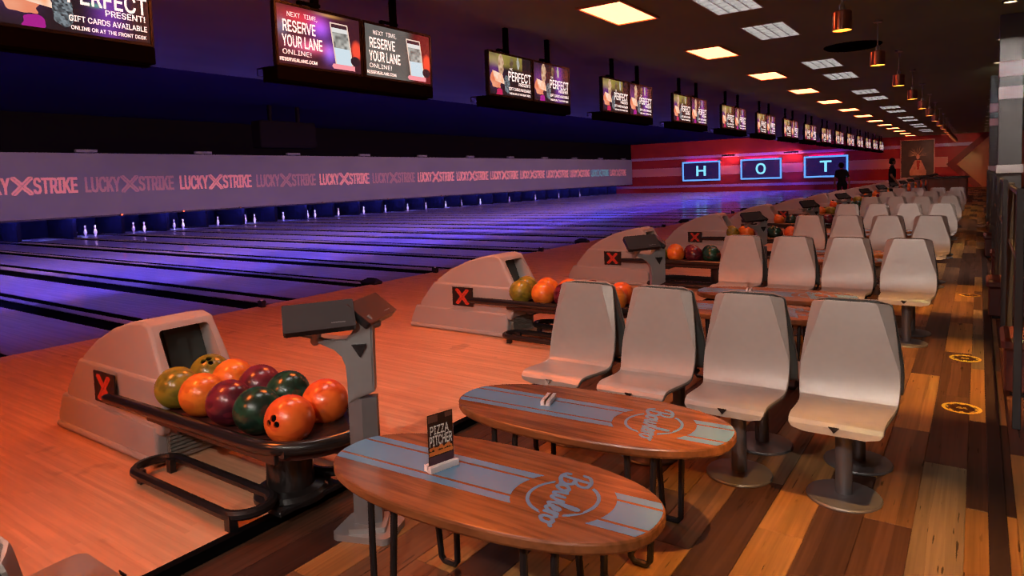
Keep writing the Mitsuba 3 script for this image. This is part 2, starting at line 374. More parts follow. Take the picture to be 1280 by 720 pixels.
# masking panel
mk = thing('masking_unit', 'long grey-lilac masking panel above the pins carrying repeated LUCKY STRIKE projections painted as lettering', 'masking panel')
MZ0, MZ1 = .78, 2.94
part(mk, 'panel', ply(bx(MASKX-.08, MASKX, Y0+.1, YB-.35, MZ0, MZ1, .01), 'm_mask'))
part(mk, 'bottom_edge', ply(bx(MASKX-.06, MASKX+.02, Y0+.1, YB-.35, MZ0-.05, MZ0, .005), 'm_black'))
def crossmark(h):
    w = h*.95
    a = LineString([(-w/2, -h/2), (w/2, h/2)]).buffer(h*.125, cap_style=2); b = LineString([(-w/2, h/2), (w/2, -h/2)]).buffer(h*.125, cap_style=2)
    u = unary_union([a, b]).intersection(sbox(-w/2-.02, -h/2, w/2+.02, h/2))
    inner = unary_union([LineString([(-w/2, -h/2), (w/2, h/2)]).buffer(h*.010, cap_style=2), LineString([(-w/2, h/2), (w/2, -h/2)]).buffer(h*.010, cap_style=2)])
    return u.difference(inner)
heavy = lambda m: cat(*[moved(m, trimesh.transformations.translation_matrix((dx, 0, 0))) for dx in (-.016, 0, .016)])
lk, st = heavy(text('LUCKY', .50, 1.12, .004)), heavy(text('STRIKE', .50, 1.27, .004))
xm = extr(crossmark(.60), 0, .004)
LM = ('m_projpink', 'm_projdim', 'm_projgreen')
d_logo = {m: [('lettering', ply(moved(lk, FACE_X((0, -.95, 0))), m)), ('cross_mark', ply(moved(xm, FACE_X((0, -.05, 0))), m)), ('lettering', ply(moved(st, FACE_X((0, .90, 0))), m))] for m in LM}
for i in range(14):
    m = 'm_projgreen' if i == 12 else ('m_projpink' if i in (0, 2, 4, 6, 7, 8, 9, 10, 11, 13) else 'm_projdim')
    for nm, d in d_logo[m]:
        part(mk, nm, d, T().translate([MASKX+.0005, 8.48+3.3*i, 1.86]), label={'m_projpink': 'bright pink', 'm_projdim': 'faint dim', 'm_projgreen': 'green'}[m] + ' mark')
d_lamp = ply(cat(bx(0, .16, -.34, .34, 0, .10, .02), bx(.02, .10, -.03, .03, -.02, .0)), 'm_mask')
for i in range(11):
    single('masking_lamp', d_lamp, 'small pale lamp housing atop the masking unit, %s from the near end' % nth(i), 'lamp', 'lamps on the masking panel', to_world=T().translate([MASKX-.06, 10.36+4.2*i, MZ1+.02]))
for i, y in enumerate((11.35, 13.6, 16.0, 20.2, 24.4, 28.6)):
    t = thing('indicator_lamp', 'tiny red indicator lamp under the masking panel, %s from the near end' % nth(i), 'lamp', 'red indicator lamps')
    part(t, 'housing', ply(bx(MASKX+.02, MASKX+.06, y-.05, y+.05, MZ0-.05, MZ0+.03, .008), 'm_black'))
    part(t, 'bulb', ply(moved(trimesh.creation.icosphere(2, .028 if i < 2 else .014), trimesh.transformations.translation_matrix((MASKX+.07, y, MZ0-.01))), 'm_redmark', True, emitter=emit((6, .5, .15) if i < 2 else (2.0, .3, .1), .02)))
t = single('ceiling_unit', ply(cat(bx(-19.4, -18.9, 13.0, 15.2, 2.84, 3.72, .03), bx(-19.2, -19.1, 13.5, 13.6, 3.7, LANEC), bx(-19.2, -19.1, 14.6, 14.7, 3.7, LANEC)), 'm_blackmatte'), 'black box unit hanging from the dark ceiling over the lanes', 'ceiling unit')

# lamps over the lanes (added cove out of view, pin lights)
def oriented(center, w, h, normal):
    n = np.array(normal, float); n /= np.linalg.norm(n); X = np.array([0, 1., 0]); Y = np.cross(n, X)
    (v, f), _ = rect_uv(w, h); return moved(trimesh.Trimesh(v, f, process=False), mat4(X, Y, n, center))
for k in range(-2, 16):
    yc = C0 + P*k + 1.64
    for (nm, x, z, nrm, rad, lab, wt) in (('cove_light_bar', COVE-.14, 3.92, (-.12, 0, -.99), COVE_BLUE, 'blue black-light bar in the added ceiling cove', .7), ('added_wash_bar', COVE-.14, 4.10, (-1, 0, .06), MASK_WASH, 'added pink wash bar in the ceiling cove', .6)):  # pink bars added in hiding to brighten the masking panel
        t = thing(nm, '%s, %s from the near end' % (lab, nth(k+2)), 'lamp', nm.replace('_', ' ') + 's')
        n = np.array(nrm)/np.linalg.norm(nrm)
        o = np.array([x, yc, z])
        part(t, 'housing', ply(cat(moved(bx(-1.3, 1.3, -.06, .06, -.06, -.003, .01), mat4((0, 1, 0), np.cross(n, (0, 1, 0)), n, o)), bx(x+.03, COVE-.045, yc-.03, yc+.03, z-.02, z+.02)), 'm_black'))
        part(t, 'tube', ply(oriented(o, 2.5, .09, n), 'm_white', emitter=emit(rad, wt)))
    t = thing('pin_light_bar', 'blue light bar behind the masking unit, %s from the near end' % nth(k+2), 'lamp', 'pin light bars')
    part(t, 'housing', ply(bx(MASKX-.13, MASKX-.078, yc-1.4, yc+1.4, .80, 1.14), 'm_black'))
    part(t, 'diffuser', ply(oriented((MASKX-.15, yc, .96), 2.7, .28, (-1, 0, -.25)), 'm_white', emitter=emit(PIN_BLUE, .25)))

# ------------------------------------------------------------------ ceiling lamps of the concourse, and added fill spots
d_pf = ply(cat(bx(-.31, .31, -.60, -.565, -.025, .0), bx(-.31, .31, .565, .60, -.025, 0), bx(-.31, -.28, -.565, .565, -.025, 0), bx(.28, .31, -.565, .565, -.025, 0)), 'm_panelframe')
pan = trimesh.Trimesh([(-.28, -.565, -.012), (.28, -.565, -.012), (.28, .565, -.012), (-.28, .565, -.012)], [(0, 2, 1), (0, 3, 2)], process=False)
d_pd = ply(pan, 'm_white', emitter=emit(ORANGE, 1.1)); d_pdf = ply(pan, 'm_white', emitter=emit(ORANGE, .5)); d_pdn = ply(pan, 'm_white', emitter=emit(ORANGE_NEAR, 2.5))
for i in range(-3, 13):
    y = 8.02+3.72*i; M = T().translate([-3.84, y, CEIL])
    if y > YB-.5: break
    t = thing('orange_ceiling_panel', 'glowing orange ceiling light panel, %s from the near end' % nth(i+3), 'ceiling light', 'orange ceiling light panels')
    part(t, 'frame', d_pf, M); part(t, 'diffuser', d_pdn if i < 0 else (d_pd if i < 5 else d_pdf), M)
fins = [bx(-.285, .285, y-.006, y+.006, -.152, -.02) for y in np.linspace(-.57, .57, 7)[1:-1]] + [bx(x-.006, x+.006, -.565, .565, -.152, -.02) for x in (-.14, 0, .14)]
d_wf = ply(cat(bx(-.30, .30, -.60, -.57, -.155, .0), bx(-.30, .30, .57, .60, -.155, 0), bx(-.30, -.285, -.57, .57, -.155, 0), bx(.285, .30, -.57, .57, -.155, 0), bx(-.30, .30, -.60, .60, 0, .01)), 'm_fin')
d_fin = ply(cat(*fins), 'm_fin')
d_wd = ply(trimesh.Trimesh([(-.285, -.57, -.006), (.285, -.57, -.006), (.285, .57, -.006), (-.285, .57, -.006)], [(0, 2, 1), (0, 3, 2)], process=False), 'm_white', emitter=emit(WHITE, .3))
d_wdn = ply(trimesh.Trimesh([(-.285, -.57, -.006), (.285, -.57, -.006), (.285, .57, -.006), (-.285, .57, -.006)], [(0, 2, 1), (0, 3, 2)], process=False), 'm_white', emitter=emit(WHITE_NEAR, 1.0))
for i, y in enumerate(WY):
    M = T().translate([-2.6, y, CEIL+.15])
    t = thing('white_ceiling_light', 'white louvred ceiling light, %s of its row from the near end' % nth(i), 'ceiling light', 'white louvred ceiling lights')
    part(t, 'housing', d_wf, M); part(t, 'louver', d_fin, M); part(t, 'tube_panel', d_wdn if y < 8 else d_wd, M)
shade = lathe([(.055, .21), (.085, .205), (.098, .19), (.098, .0), (.092, 0), (.092, .185), (.05, .198)], 32)
d_psh = ply(shade, 'm_copper', 40)
d_pst = ply(cat(cyl(.007, .2, CEIL-2.98, n=10), lathe([(0, .2), (.03, .2), (.03, .26), (.012, .29), (0, .29)], 20)), 'm_chrome', 40)
d_pcn = ply(lathe([(0, CEIL-2.98-.03), (.06, CEIL-2.98-.03), (.06, CEIL-2.98), (0, CEIL-2.98)], 24), 'm_chrome', 40)
disc = lathe([(0, .004), (.091, .004)], 32)
if disc.face_normals[:, 2].mean() > 0: disc.invert()
d_pbl = ply(disc, 'm_white', emitter=emit(AMBER, .04))
for i in range(-3, 15):
    y = 8.0+3.07*i; M = T().translate([-1.22, y, 2.98])
    t = thing('pendant_lamp', 'copper cylinder pendant lamp with amber light, %s from the near end' % nth(i+3), 'pendant lamp', 'copper pendant lamps')
    part(t, 'shade', d_psh, M); part(t, 'stem', d_pst, M); part(t, 'canopy', d_pcn, M); part(t, 'bulb', d_pbl, M)
d_rr = ply(lathe([(.075, 0), (.095, 0), (.095, -.012), (.075, -.012)], 28), 'm_white', 40)
sd = lathe([(0, -.004), (.07, -.004)], 28)
if sd.face_normals[:, 2].mean() > 0: sd.invert()
d_rl = ply(sd, 'm_white', emitter=emit((5.0, 3.2, 1.6), .1))
for i in range(-4, 14):
    y = 11.1+3.2*i; M = T().translate([.31, y, CEIL])
    t = thing('recessed_spotlight', 'small round recessed ceiling spotlight over the aisle, %s from the near end' % nth(i+4), 'spotlight', 'recessed aisle spotlights')
    part(t, 'ring', d_rr, M); part(t, 'lens', d_rl, M)
    aim = {0: ([.36, 12.0, 1.7], (22, 19, 17), 46.0), 2: ([.40, 20.0, 1.7], (30, 26, 23), 46.0)}.get(i, ([-.24, y+.95, 0], AMBER_SPOT, 17.0))
    if i < 6: scene['aisle_spot_beam_%d' % (i+4)] = {'type': 'spot', 'intensity': {'type': 'rgb', 'value': list(aim[1])}, 'cutoff_angle': aim[2], 'beam_width': aim[2]*.53, 'sampling_weight': 2.0 if i < 1 else .7,
        'to_world': T().look_at(origin=[.31, y, CEIL-.03], target=aim[0], up=[0, 1, 0])}
d_tk = ply(cat(lathe([(.0, .12), (.05, .11), (.055, -.02), (.05, -.02), (.045, .02), (0, .03)], 24)), 'm_white', 40)
for i, (x, y, tx, ty, tz) in enumerate(((.35, -2.0, -1.0, 3.1, .5), (-1.5, -2.2, -1.6, 3.0, .5))):  # fill spots added behind the camera to brighten seat fronts and tables
    t = thing('added_spotlight', 'added white spotlight behind the camera aimed at the seats, %s of two' % nth(i), 'spotlight', 'added white spotlights')
    d = np.array([tx-x, ty-y, tz-3.36]); d /= np.linalg.norm(d); a = np.cross(d, (0, 0, 1)); a /= np.linalg.norm(a)
    part(t, 'head', d_tk, T(mat4(a, np.cross(-d, a), -d, (x, y, 3.36)))); part(t, 'stem', ply(cyl(.01, 3.46, CEIL+.01, x-d[0]*.06, y-d[1]*.06, 10), 'm_white'))
    scene['added_spot_beam_%d' % i] = {'type': 'spot', 'intensity': {'type': 'rgb', 'value': list(FILL_SPOT)}, 'cutoff_angle': 34.0, 'beam_width': 16.0, 'sampling_weight': 2.5, 'to_world': T().look_at(origin=[x+d[0]*.04, y+d[1]*.04, 3.36+d[2]*.04], target=[tx, ty, tz], up=[0, 0, 1])}
single('ceiling_vent', ply(lathe([(0, -.005), (.2, -.005), (.2, -.02), (.30, -.05), (.42, -.03), (.46, 0), (0, 0)], 40), 'm_blackmatte', 40), 'round black air vent in the ceiling near the pendant lamps', 'ceiling vent', to_world=T().translate([-1.82, 13.0, CEIL]))

# ------------------------------------------------------------------ screens over the approach
def gauss(x, y, cx, cy, rx, ry): return dr.exp(-(dr.square((x-cx)/rx)+dr.square((y-cy)/ry)))
def inbox(x, y, x0, x1, y0, y1): return (x > x0) & (x < x1) & (y > y0) & (y < y1)
def phone(x, y, c):
    lean = x - .755 - (.5-y)*.075*1.0
    c = c + mi.Color3f(.9, .07, .02)*smoothstep(.55, .9, gauss(x, y, .95, .42, .11, .30))
    c = dr.select((dr.abs(lean) < .115) & (dr.abs(y-.47) < .40), mi.Color3f(.85, .62, .50), c)
    inner = (dr.abs(lean) < .100) & (dr.abs(y-.47) < .375)
    ph = mix((.02, .03, .03), (.55, .55, .5), noise(x*26, y*18))
    c = dr.select(inner, dr.select(y > .70, mi.Color3f(.75, .75, .72), dr.select(y > .42, ph, mi.Color3f(.62, .75, .82))), c)
    c = dr.select(inner & (y > .78), mi.Color3f(.05, .02, .03), c)
    c = dr.select(gauss(x, y, .93, .22, .07, .10) > .45, mi.Color3f(.02, .012, .02), c)
    c = dr.select(inbox(x, y, .60, .92, .035, .125) & (x - .62 > .02*dr.abs(y-.08)/.045), mi.Color3f(.95, .32, .36), c)
    return c
def scr_lane_party(p, n, uv):
    x, y = uv.x, uv.y
    c = mi.Color3f(.05, .012, .022)
    c = c + mi.Color3f(.35, .10, .9)*gauss(x, y, .50, .72, .10, .16) + mi.Color3f(.25, .12, .8)*gauss(x, y, .60, .30, .07, .16) + mi.Color3f(.9, .12, .25)*gauss(x, y, .36, .35, .20, .10) + mi.Color3f(.7, .03, .05)*gauss(x, y, .28, .82, .22, .14)
    c = c + mi.Color3f(.10, .14, .22)*gauss(x, y, .04, .62, .07, .14) + mi.Color3f(.5, .26, .05)*gauss(x, y, .60, .97, .14, .03)
    return phone(x, y, c)
def scr_lane_grey(p, n, uv):
    x, y = uv.x, uv.y
    c = mix((.09, .09, .085), (.15, .145, .13), fbm(x*6, y*4, 0, 3))
    c = c*(1-smoothstep(.55, .78, x)) + mi.Color3f(.16, .012, .015)*smoothstep(.62, .85, x)
    return phone(x, y, c)
def gift(hue):
    def fn(p, n, uv):
        x, y = uv.x, uv.y
        c = mi.Color3f(.012, .010, .014) + mi.Color3f(.16, .03, .34)*gauss(x, y, .70, .5, .10, .8)*hue + mi.Color3f(.30, .24, .04)*smoothstep(.62, .78, y)*(1-.6*noise(x*9, y*7))*(x < .78)*(1-hue)
        c = c + mi.Color3f(.01, .30, .06)*gauss(x, y, .62, .40, .05, .03)*hue + mi.Color3f(.10, .02, .16)*gauss(x, y, .12, .55, .14, .3)
        face = gauss(x, y, .27, .72, .06, .26) + .35*(noise(x*18, y*14)-.5)
        c = dr.select(face > .40, mix((.30, .13, .07), (.72, .50, .32), noise(x*22, y*16)), c)
        hand = gauss(x, y, .15, .36, .13, .22) + .3*(noise(x*16+4, y*12)-.5)
        c = dr.select(hand > .40, mix((.75, .16, .07), (.85, .34, .2), noise(x*10, y*8)), c)
        u = x-.21+.25*(y-.42)
        c = dr.select((dr.abs(u) < .105) & (dr.abs(y-.42+.3*u) < .125), mix((.95, .42, .22), (.95, .75, .6), noise(x*24, y*20)), c)
        c = dr.select(gauss(x, y, .22, .06, .09, .12) + .3*(noise(x*20, y*16)-.5) > .5, mi.Color3f(.55, .02, .10)*(1-.3*hue)+mi.Color3f(.0, .0, .18)*hue, c)
        slv = gauss(x, y, .40, .28, .08, .24) + .25*(noise(x*22, y*15)-.5)
        c = dr.select(slv > .45, mix((.02, .03, .035), (.22, .27, .30), cell_rand(dr.floor(x*60+y*14), dr.floor(y*42), 1)), c)
        c = dr.select(gauss(x, y, .52, .84, .045, .16) + .4*(noise(x*21, y*15)-.5) > .5, mix((.30, .26, .12), (.10, .06, .04), noise(x*20, y*12)), c)
        c = dr.select(gauss(x, y, .68, .84, .045, .16) + .4*(noise(x*19, y*13)-.5) > .5, mix((.28, .28, .25), (.5, .48, .4), noise(x*20, y*12)), c)
        return c
    return fn
SW, SH = 1.06, .60
(rv, rf), ruv = rect_uv(SW-.05, SH-.05)
disp_mesh = (rv @ np.array([[0, 1, 0], [0, 0, 1], [1, 0, 0]], float), rf)
def disp(fn): return mikit.ply(disp_mesh, 'm_black', uv=ruv, emitter=emit(mikit.proc(fn), .03))
D_DISP = {'party': disp(scr_lane_party), 'grey': disp(scr_lane_grey), 'gift': disp(gift(0.0)), 'giftv': disp(gift(1.0))}
def line(s, h, w, x, y, bold=True): return moved(text(s, h, w, .0008, bold), FACE_X((.001, x, y)))
reserve = [line('NEXT', .044, .15, -.315, .195, False), line('TIME,', .044, .16, -.12, .193, False), line('RESERVE', .105, .38, -.255, .085), line('YOUR', .105, .225, -.3475, -.055), line('LANE', .105, .215, -.0975, -.055), line('ONLINE!', .046, .33, -.295, -.160, False), line('RESERVEALANE.COM', .032, .43, -.28, -.232)]
perfect = [line('PERFECT', .125, .56, .215, .0), line('PRESENT!', .044, .29, .33, -.098, True), line('GIFT CARDS AVAILABLE', .040, .55, .21, -.172), line('ONLINE OR AT THE FRONT DESK', .027, .53, .21, -.238), line('THE', .032, .07, .0, .095, False)]
D_TXT = {n_: [ply(m, 'm_white', emitter=emit((1.0, .88, .82), .006)) for m in ms] for n_, ms in (('reserve', reserve), ('perfect', perfect))}
d_tvb = ply(cat(bx(-.06, -.001, -SW/2, SW/2, -SH/2, SH/2, .008)), 'm_black')
bez = sbox(-SW/2, -SH/2, SW/2, SH/2).difference(sbox(-SW/2+.022, -SH/2+.022, SW/2-.022, SH/2-.022))
d_tvz = ply(moved(extr(bez, 0, .008), FACE_X((-.002, 0, 0))), 'm_black')
TVZ0 = 2.95
d_mnt = ply(cat(bx(-.10, -.05, -.04, .04, .0, CEIL-TVZ0+.01, .004), bx(-.10, -.05, -.20, -.17, SH/2-.02, SH/2+.06), bx(-.095, -.055, -.20, .06, SH/2+.04, SH/2+.065), bx(-.16, -.05, -.12, .12, -.1, .1)), 'm_blackmatte')
TVX, TVZ = -5.36, 2.95
ti = 0
for k in range(-2, 15):
    yc = 1.70 + 3.28*(k+1)
    for s in (-1, 1) if k > -2 else ():
        y = yc + .2725*2*s
        kinds = ('party' if s < 0 else 'grey') if k == 0 else ('giftv' if (s > 0 or k == -1) else 'gift')
        msg = 'reserve' if k == 0 else 'perfect'
        lab = ('%s hung screen reading RESERVE YOUR LANE' % ('purple lit' if s < 0 else 'grey backed')) if k == 0 else ('hung PERFECT PRESENT gift advert screen, %s from the near end' % nth(ti))
        ti += 1
        t = thing('hanging_screen', lab, 'screen', 'advert screens under the ceiling')
        M = T().translate([TVX, y, TVZ])
        part(t, 'casing', d_tvb, M); part(t, 'bezel', d_tvz, M); part(t, 'display', D_DISP[kinds], M); 
        for d in D_TXT[msg]: part(t, 'lettering', d, M)
        part(t, 'mount', d_mnt, M)
    t = thing('screen_valance', 'black valance strip %s' % ('under the %s pair of hung screens' % nth(k+1) if k > -2 else 'added out of view to light the near lanes'), 'valance', 'valances under the screens')
    part(t, 'board', ply(cat(bx(TVX-.10, TVX+.01, yc-1.08, yc+1.08, 2.515, 2.648, .008), bx(TVX-.158, TVX-.09, yc-1.08, yc+1.08, 2.505, 2.515), bx(TVX-.30, TVX-.09, yc-1.08, yc+1.08, 2.642, 2.652), bx(TVX-.31, TVX-.30, yc-1.08, yc+1.08, 2.582, 2.652), bx(TVX-.215, TVX-.09, yc-1.08, yc-1.065, 2.51, 2.648), bx(TVX-.215, TVX-.09, yc+1.065, yc+1.08, 2.51, 2.648)), 'm_blackmatte'))  # hidden lips and end plates added to shield approach and ceiling
    part(t, 'black_light', ply(oriented((TVX-.11, yc, 2.562), 2.1, .05, (-.97, 0, -.24)), 'm_white', emitter=emit(SCREEN_BLUE, .9 if k < 4 else .4)))

# ------------------------------------------------------------------ far wall: letter signs, lamps, poster
for ch, x0, x1 in (('H', -20.5, -17.3), ('O', -15.67, -12.53), ('T', -10.92, -7.88)):
    t = thing('letter_sign', 'wall sign with glowing pale blue frame and letter %s' % ch, 'sign', 'letter signs on the far wall')
    xc, w, zc, h = (x0+x1)/2, x1-x0, 1.735, 1.62
    part(t, 'back_panel', ply(bx(x0, x1, YB-.12, YB-.012, zc-h/2, zc+h/2, .01), 'm_black'))
    part(t, 'face', ply(moved(extr(sbox(-w/2+.13, -h/2+.13, w/2-.13, h/2-.13), 0, .004), FACE_Y((xc, YB-.12, zc))), 'm_black', emitter=emit((.010, .006, .055), .02)), label='dark blue lit face')
    fr = sbox(-w/2, -h/2, w/2, h/2).difference(sbox(-w/2+.13, -h/2+.13, w/2-.13, h/2-.13))
    part(t, 'frame', ply(moved(extr(fr, 0, .05), FACE_Y((xc, YB-.12, zc))), 'm_black', emitter=emit((.13, .40, 1.0), .2)))
    part(t, 'letter', ply(moved(text(ch, .80, None if ch == 'O' else .80, .04), FACE_Y((xc-.0, YB-.121, zc+.02))), 'm_black', emitter=emit((.24, .80, 1.1), .1)))
    part(t, 'led_strip', ply(moved(trimesh.Trimesh([(-w/2+.3, -.05, 0), (w/2-.3, -.05, 0), (w/2-.3, .05, 0), (-w/2+.3, .05, 0)], [(0, 1, 2), (0, 2, 3)], process=False), trimesh.transformations.translation_matrix((xc, YB-.06, zc+h/2+.01))), 'm_white', emitter=emit((9.0, .4, 22), .25)), label='violet LED strip')
for i, x in enumerate((-16.48, -11.72)):
    t = thing('wall_washer', 'red wall washer bar above the gap between two letter signs, %s of two' % nth(i), 'lamp', 'red wall washers')
    part(t, 'housing', ply(cat(bx(x-.52, x+.52, YB-.66, YB-.63, 2.84, 2.98, .005), bx(x-.02, x+.02, YB-.66, YB+.001, 2.97, 3.01)), 'm_black'))
    part(t, 'tube', ply(moved(trimesh.Trimesh([(-.5, -.09, 0), (.5, -.09, 0), (.5, .09, 0), (-.5, .09, 0)], [(0, 1, 2), (0, 2, 3)], process=False), mat4((-1, 0, 0), (0, .766, .643), (0, .643, -.766), (x, YB-.60, 2.92))), 'm_white', emitter=emit((420, 18.0, 26.0), .6)))
t = thing('wall_spotlight', 'bright ceiling spotlight just before the far wall right of the picture', 'spotlight')
part(t, 'ring', d_rr, T().translate([-.76, 52.6, CEIL])); part(t, 'lens', d_rl, T().translate([-.76, 52.6, CEIL]))
scene['wall_spot_beam'] = {'type': 'spot', 'intensity': {'type': 'rgb', 'value': [34, 20, 13]}, 'cutoff_angle': 62.0, 'beam_width': 30.0, 'sampling_weight': .8, 'to_world': T().look_at(origin=[-.76, 52.6, CEIL-.03], target=[-2.0, YB, 1.6], up=[0, 0, 1])}
def posterfn(p, n, uv):
    x, y = uv.x-.5, uv.y
    c = mix((.045, .032, .030), (.085, .06, .05), fbm(uv.x*9, y*9, 0, 3))
    dx, dy = x-.02, y-.60
    r, a = dr.sqrt(dx*dx+dy*dy*1.6), dr.atan2(dy, dx)
    ray = smoothstep(.45, .8, noise(a*11, 3.0))*smoothstep(.34, .12, r)*(dy > -.02)
    c = c + mi.Color3f(.62, .42, .22)*ray
    c = dr.select(gauss(x, y, .02, .56, .055, .075) > .4, mi.Color3f(.72, .46, .26), c)
    bod = (dr.abs(x-.02) < .10 + .55*dr.clip(.46-y, 0, .28)) & (y < .47) & (y > .06)
    c = dr.select(bod, mix((.55, .26, .14), (.78, .50, .30), fbm(uv.x*12, y*12, 4, 2)), c)
    return dr.select((dr.abs(x-.03) < .035+.1*(y-.25)) & (y < .46) & (y > .22), mi.Color3f(.45, .05, .03), c)
t = thing('framed_poster', 'tall framed picture of a pale spiky haired figure on the red wall', 'picture')
pw, ph = 2.06, 2.70
(pv, pf), puv = rect_uv(pw-.1, ph-.1)
pv = pv @ np.array([[1, 0, 0], [0, 0, 1], [0, -1, 0]], float) + np.array([-3.54, YB-.055, 2.02])
part(t, 'canvas', mikit.ply((pv, pf), {'type': 'twosided', 'bsdf': diffuse(mikit.proc(posterfn))}, uv=puv))
part(t, 'frame', ply(moved(extr(sbox(-pw/2, -ph/2, pw/2, ph/2).difference(sbox(-pw/2+.06, -ph/2+.06, pw/2-.06, ph/2-.06)), 0, .06), FACE_Y((-3.54, YB-.012, 2.02))), principled((.62, .36, .27), .4)))
part(t, 'backing', ply(bx(-3.54-pw/2+.02, -3.54+pw/2-.02, YB-.05, YB-.011, 2.02-ph/2+.02, 2.02+ph/2-.02), 'm_black'))

# ------------------------------------------------------------------ ball returns
def hood_parts():
    def tier(prof, y0, y1, taper=0.0, r=.022):
        zs = [z for _, z in prof]; z0, z1 = min(zs), max(zs); pts = []
        for x, z in prof:
            s = taper*(z-z0)/max(z1-z0, 1e-6)
            pts += [(x, y0+r+s, z), (x, y1-r-s, z)]
        return ball_hull(pts, r, 16)
    lo = tier([(-4.73, AZ+.05), (-4.73, .13), (-4.66, .255), (-3.56, .255), (-3.56, AZ+.05)], 1.69-C0, 2.15-C0)
    plinth = tier([(-4.735, AZ+.024), (-3.55, AZ+.024), (-3.55, .075), (-4.735, .075)], 1.675-C0, 2.165-C0, r=.02)
    mid = tier([(-4.60, .24), (-4.60, .30), (-4.42, .50), (-3.50, .50), (-3.46, .40), (-3.52, .24)], 1.70-C0, 2.14-C0)
    top = tier([(-4.40, .46), (-4.38, .53), (-4.22, .63), (-4.02, .715), (-3.84, .765), (-3.70, .785), (-3.64, .77), (-3.49, .50), (-3.47, .40)], 1.708-C0, 2.132-C0, .025, .026)
    body = (lo+plinth+mid+top)
    cut = ball_hull([(-3.80, -.12, .735), (-3.80, .12, .735), (-3.80, -.13, .47), (-3.80, .13, .47), (-3.3, -.12, .735), (-3.3, .12, .735), (-3.3, -.13, .47), (-3.3, .13, .47)], .022, 12)
    low = Manifold.cube((.10, .34, .15)).translate((-3.56, -.17, .09))
    return to_tm(body - cut - low)
d_hood = ply(hood_parts(), 'm_hood', 32)
def slant(x0, x1, y0, y1): # a board leaning with the hood's front
    return trimesh.convex.convex_hull(np.array([(x, y, z) for y in (y0, y1) for (x, z) in ((-3.71+x0, .755), (-3.71+x1, .755), (-3.60+x0, .455), (-3.60+x1, .455))]))
d_flap = ply(cat(slant(-.03, 0, -.143, .143), slant(0, .014, -.075, .045), bx(-3.66, -3.60, -.10, -.06, .50, .54, .008)), 'm_flap', 30)
d_louv = ply(cat(bx(-3.552, -3.53, -.168, .168, .09, .24), *[moved(bx(-.012, .012, -.165, .165, -.008, .008), trimesh.transformations.translation_matrix((-3.525, 0, .105+.021*i))) for i in range(7)]), 'm_louver')
d_badge = ply(bx(-4.17, -3.92, -.246, -.235, .315, .495, .003), 'm_badge')
d_bx = ply(moved(extr(crossmark(.15), 0, .003), FACE_Y((-4.045, -.2458, .405))), 'm_redmark')
# tray
def arc_end(x1, ya, yb, r0, z, n=14):
    r = (yb-ya)/2; return [(x1-r+r*math.cos(a), (ya+yb)/2+r*math.sin(a), z) for a in np.linspace(-math.pi/2, math.pi/2, n)]
ya, yb = -.30, .26
path = [(-3.93, ya, .385), (-3.86, ya, .392), (-3.4, ya, .397), (-2.9, ya, .40), (-2.6, ya, .403)] + arc_end(-2.25, ya, yb, 0, .405) + [(-2.6, yb, .403), (-2.9, yb, .40), (-3.4, yb, .397), (-3.86, yb, .392), (-3.93, yb, .385)]
def flat_rail(path, w, h):
    out = []
    m = tubem(path, 1.0, 12)
    return m
rail = tubem(path, [.014]+[.031]*(len(path)-2)+[.014], 10)
d_rail = ply(rail, 'm_blackgloss', 50)
bed_poly = Polygon([(-3.5, ya+.015), (-2.6, ya+.015)] + [(x, y) for x, y, _ in arc_end(-2.265, ya+.015, yb-.015, 0, 0)] + [(-2.6, yb-.015), (-3.5, yb-.015)])
d_bed = ply(extr(bed_poly, .345, .372), 'm_redsheen')
d_lip = ply(cat(bx(-3.5, -2.42, -.285, -.262, .33, .40, .004), bx(-3.5, -2.42, .225, .245, .33, .40, .004), bx(-3.45, -2.45, -.035, -.005, .37, .388, .004),
    extr(Polygon([(-2.40, -.28), (-2.36, -.28)] + [(x, y) for x, y, _ in arc_end(-2.28, -.28, .24, 0, 0)] + [(-2.40, .24)]), .372, .404)), 'm_blackgloss')
ped = lathe([(0, AZ), (.17, AZ), (.17, AZ+.025), (.155, AZ+.045), (.11, AZ+.055), (.105, .30), (.16, .345), (0, .345)], 32); ped.apply_translation((-2.66, -.04, 0))
d_ped = ply(ped, 'm_blackgloss', 35)
fr = []
for (y0, y1) in ((-.40, -.18), (.10, .32)):
    fr.append(cat(tubem(stadium(-3.50, -2.53, y0, y1, .115), .023, 8, True), bx(-3.44, -3.40, y0+.02, y0+.05, AZ, .12), bx(-2.62, -2.58, y0-.01, y0+.03, AZ, .12), bx(-3.44, -3.40, y1-.05, y1-.02, AZ, .12), bx(-2.62, -2.58, y1-.03, y1+.01, AZ, .12)))
d_foot = [ply(m, 'm_black', 40) for m in fr]
d_br = ply(bx(-2.60, -2.50, -.22, .14, AZ, AZ+.025, .005), 'm_black'); d_brace = ply(bx(-3.3, -3.22, -.27, .23, .30, .345, .008), 'm_black')

R = .108
sph = trimesh.creation.icosphere(4, R)
mb = Manifold(m3.Mesh(np.array(sph.vertices, np.float32), np.array(sph.faces, np.uint32)))
hdirs = [np.array(v)/np.linalg.norm(v) for v in ((0, .12, 1), (.20, -.1, 1), (-.20, -.1, 1))]
holes = None
def align(n):
    n = n/np.linalg.norm(n); a = np.cross(n, [0, 1, .3]); a /= np.linalg.norm(a); return mat4(a, np.cross(n, a), n, (0, 0, 0))
ins = []
for i, n in enumerate(hdirs):
    r = .014 if i else .016
    c_ = cyl(r, R-.03, R+.02, n=16); c_.apply_transform(align(n)); mb = mb - Manifold(m3.Mesh(np.array(c_.vertices, np.float32), np.array(c_.faces, np.uint32)))
    d_ = cyl(r*.99, R-.034, R-.012, n=16); d_.apply_transform(align(n)); ins.append(d_)
D_BALL, D_BALLS = {}, {}
ballm, ballhole = to_tm(mb), cat(*ins)
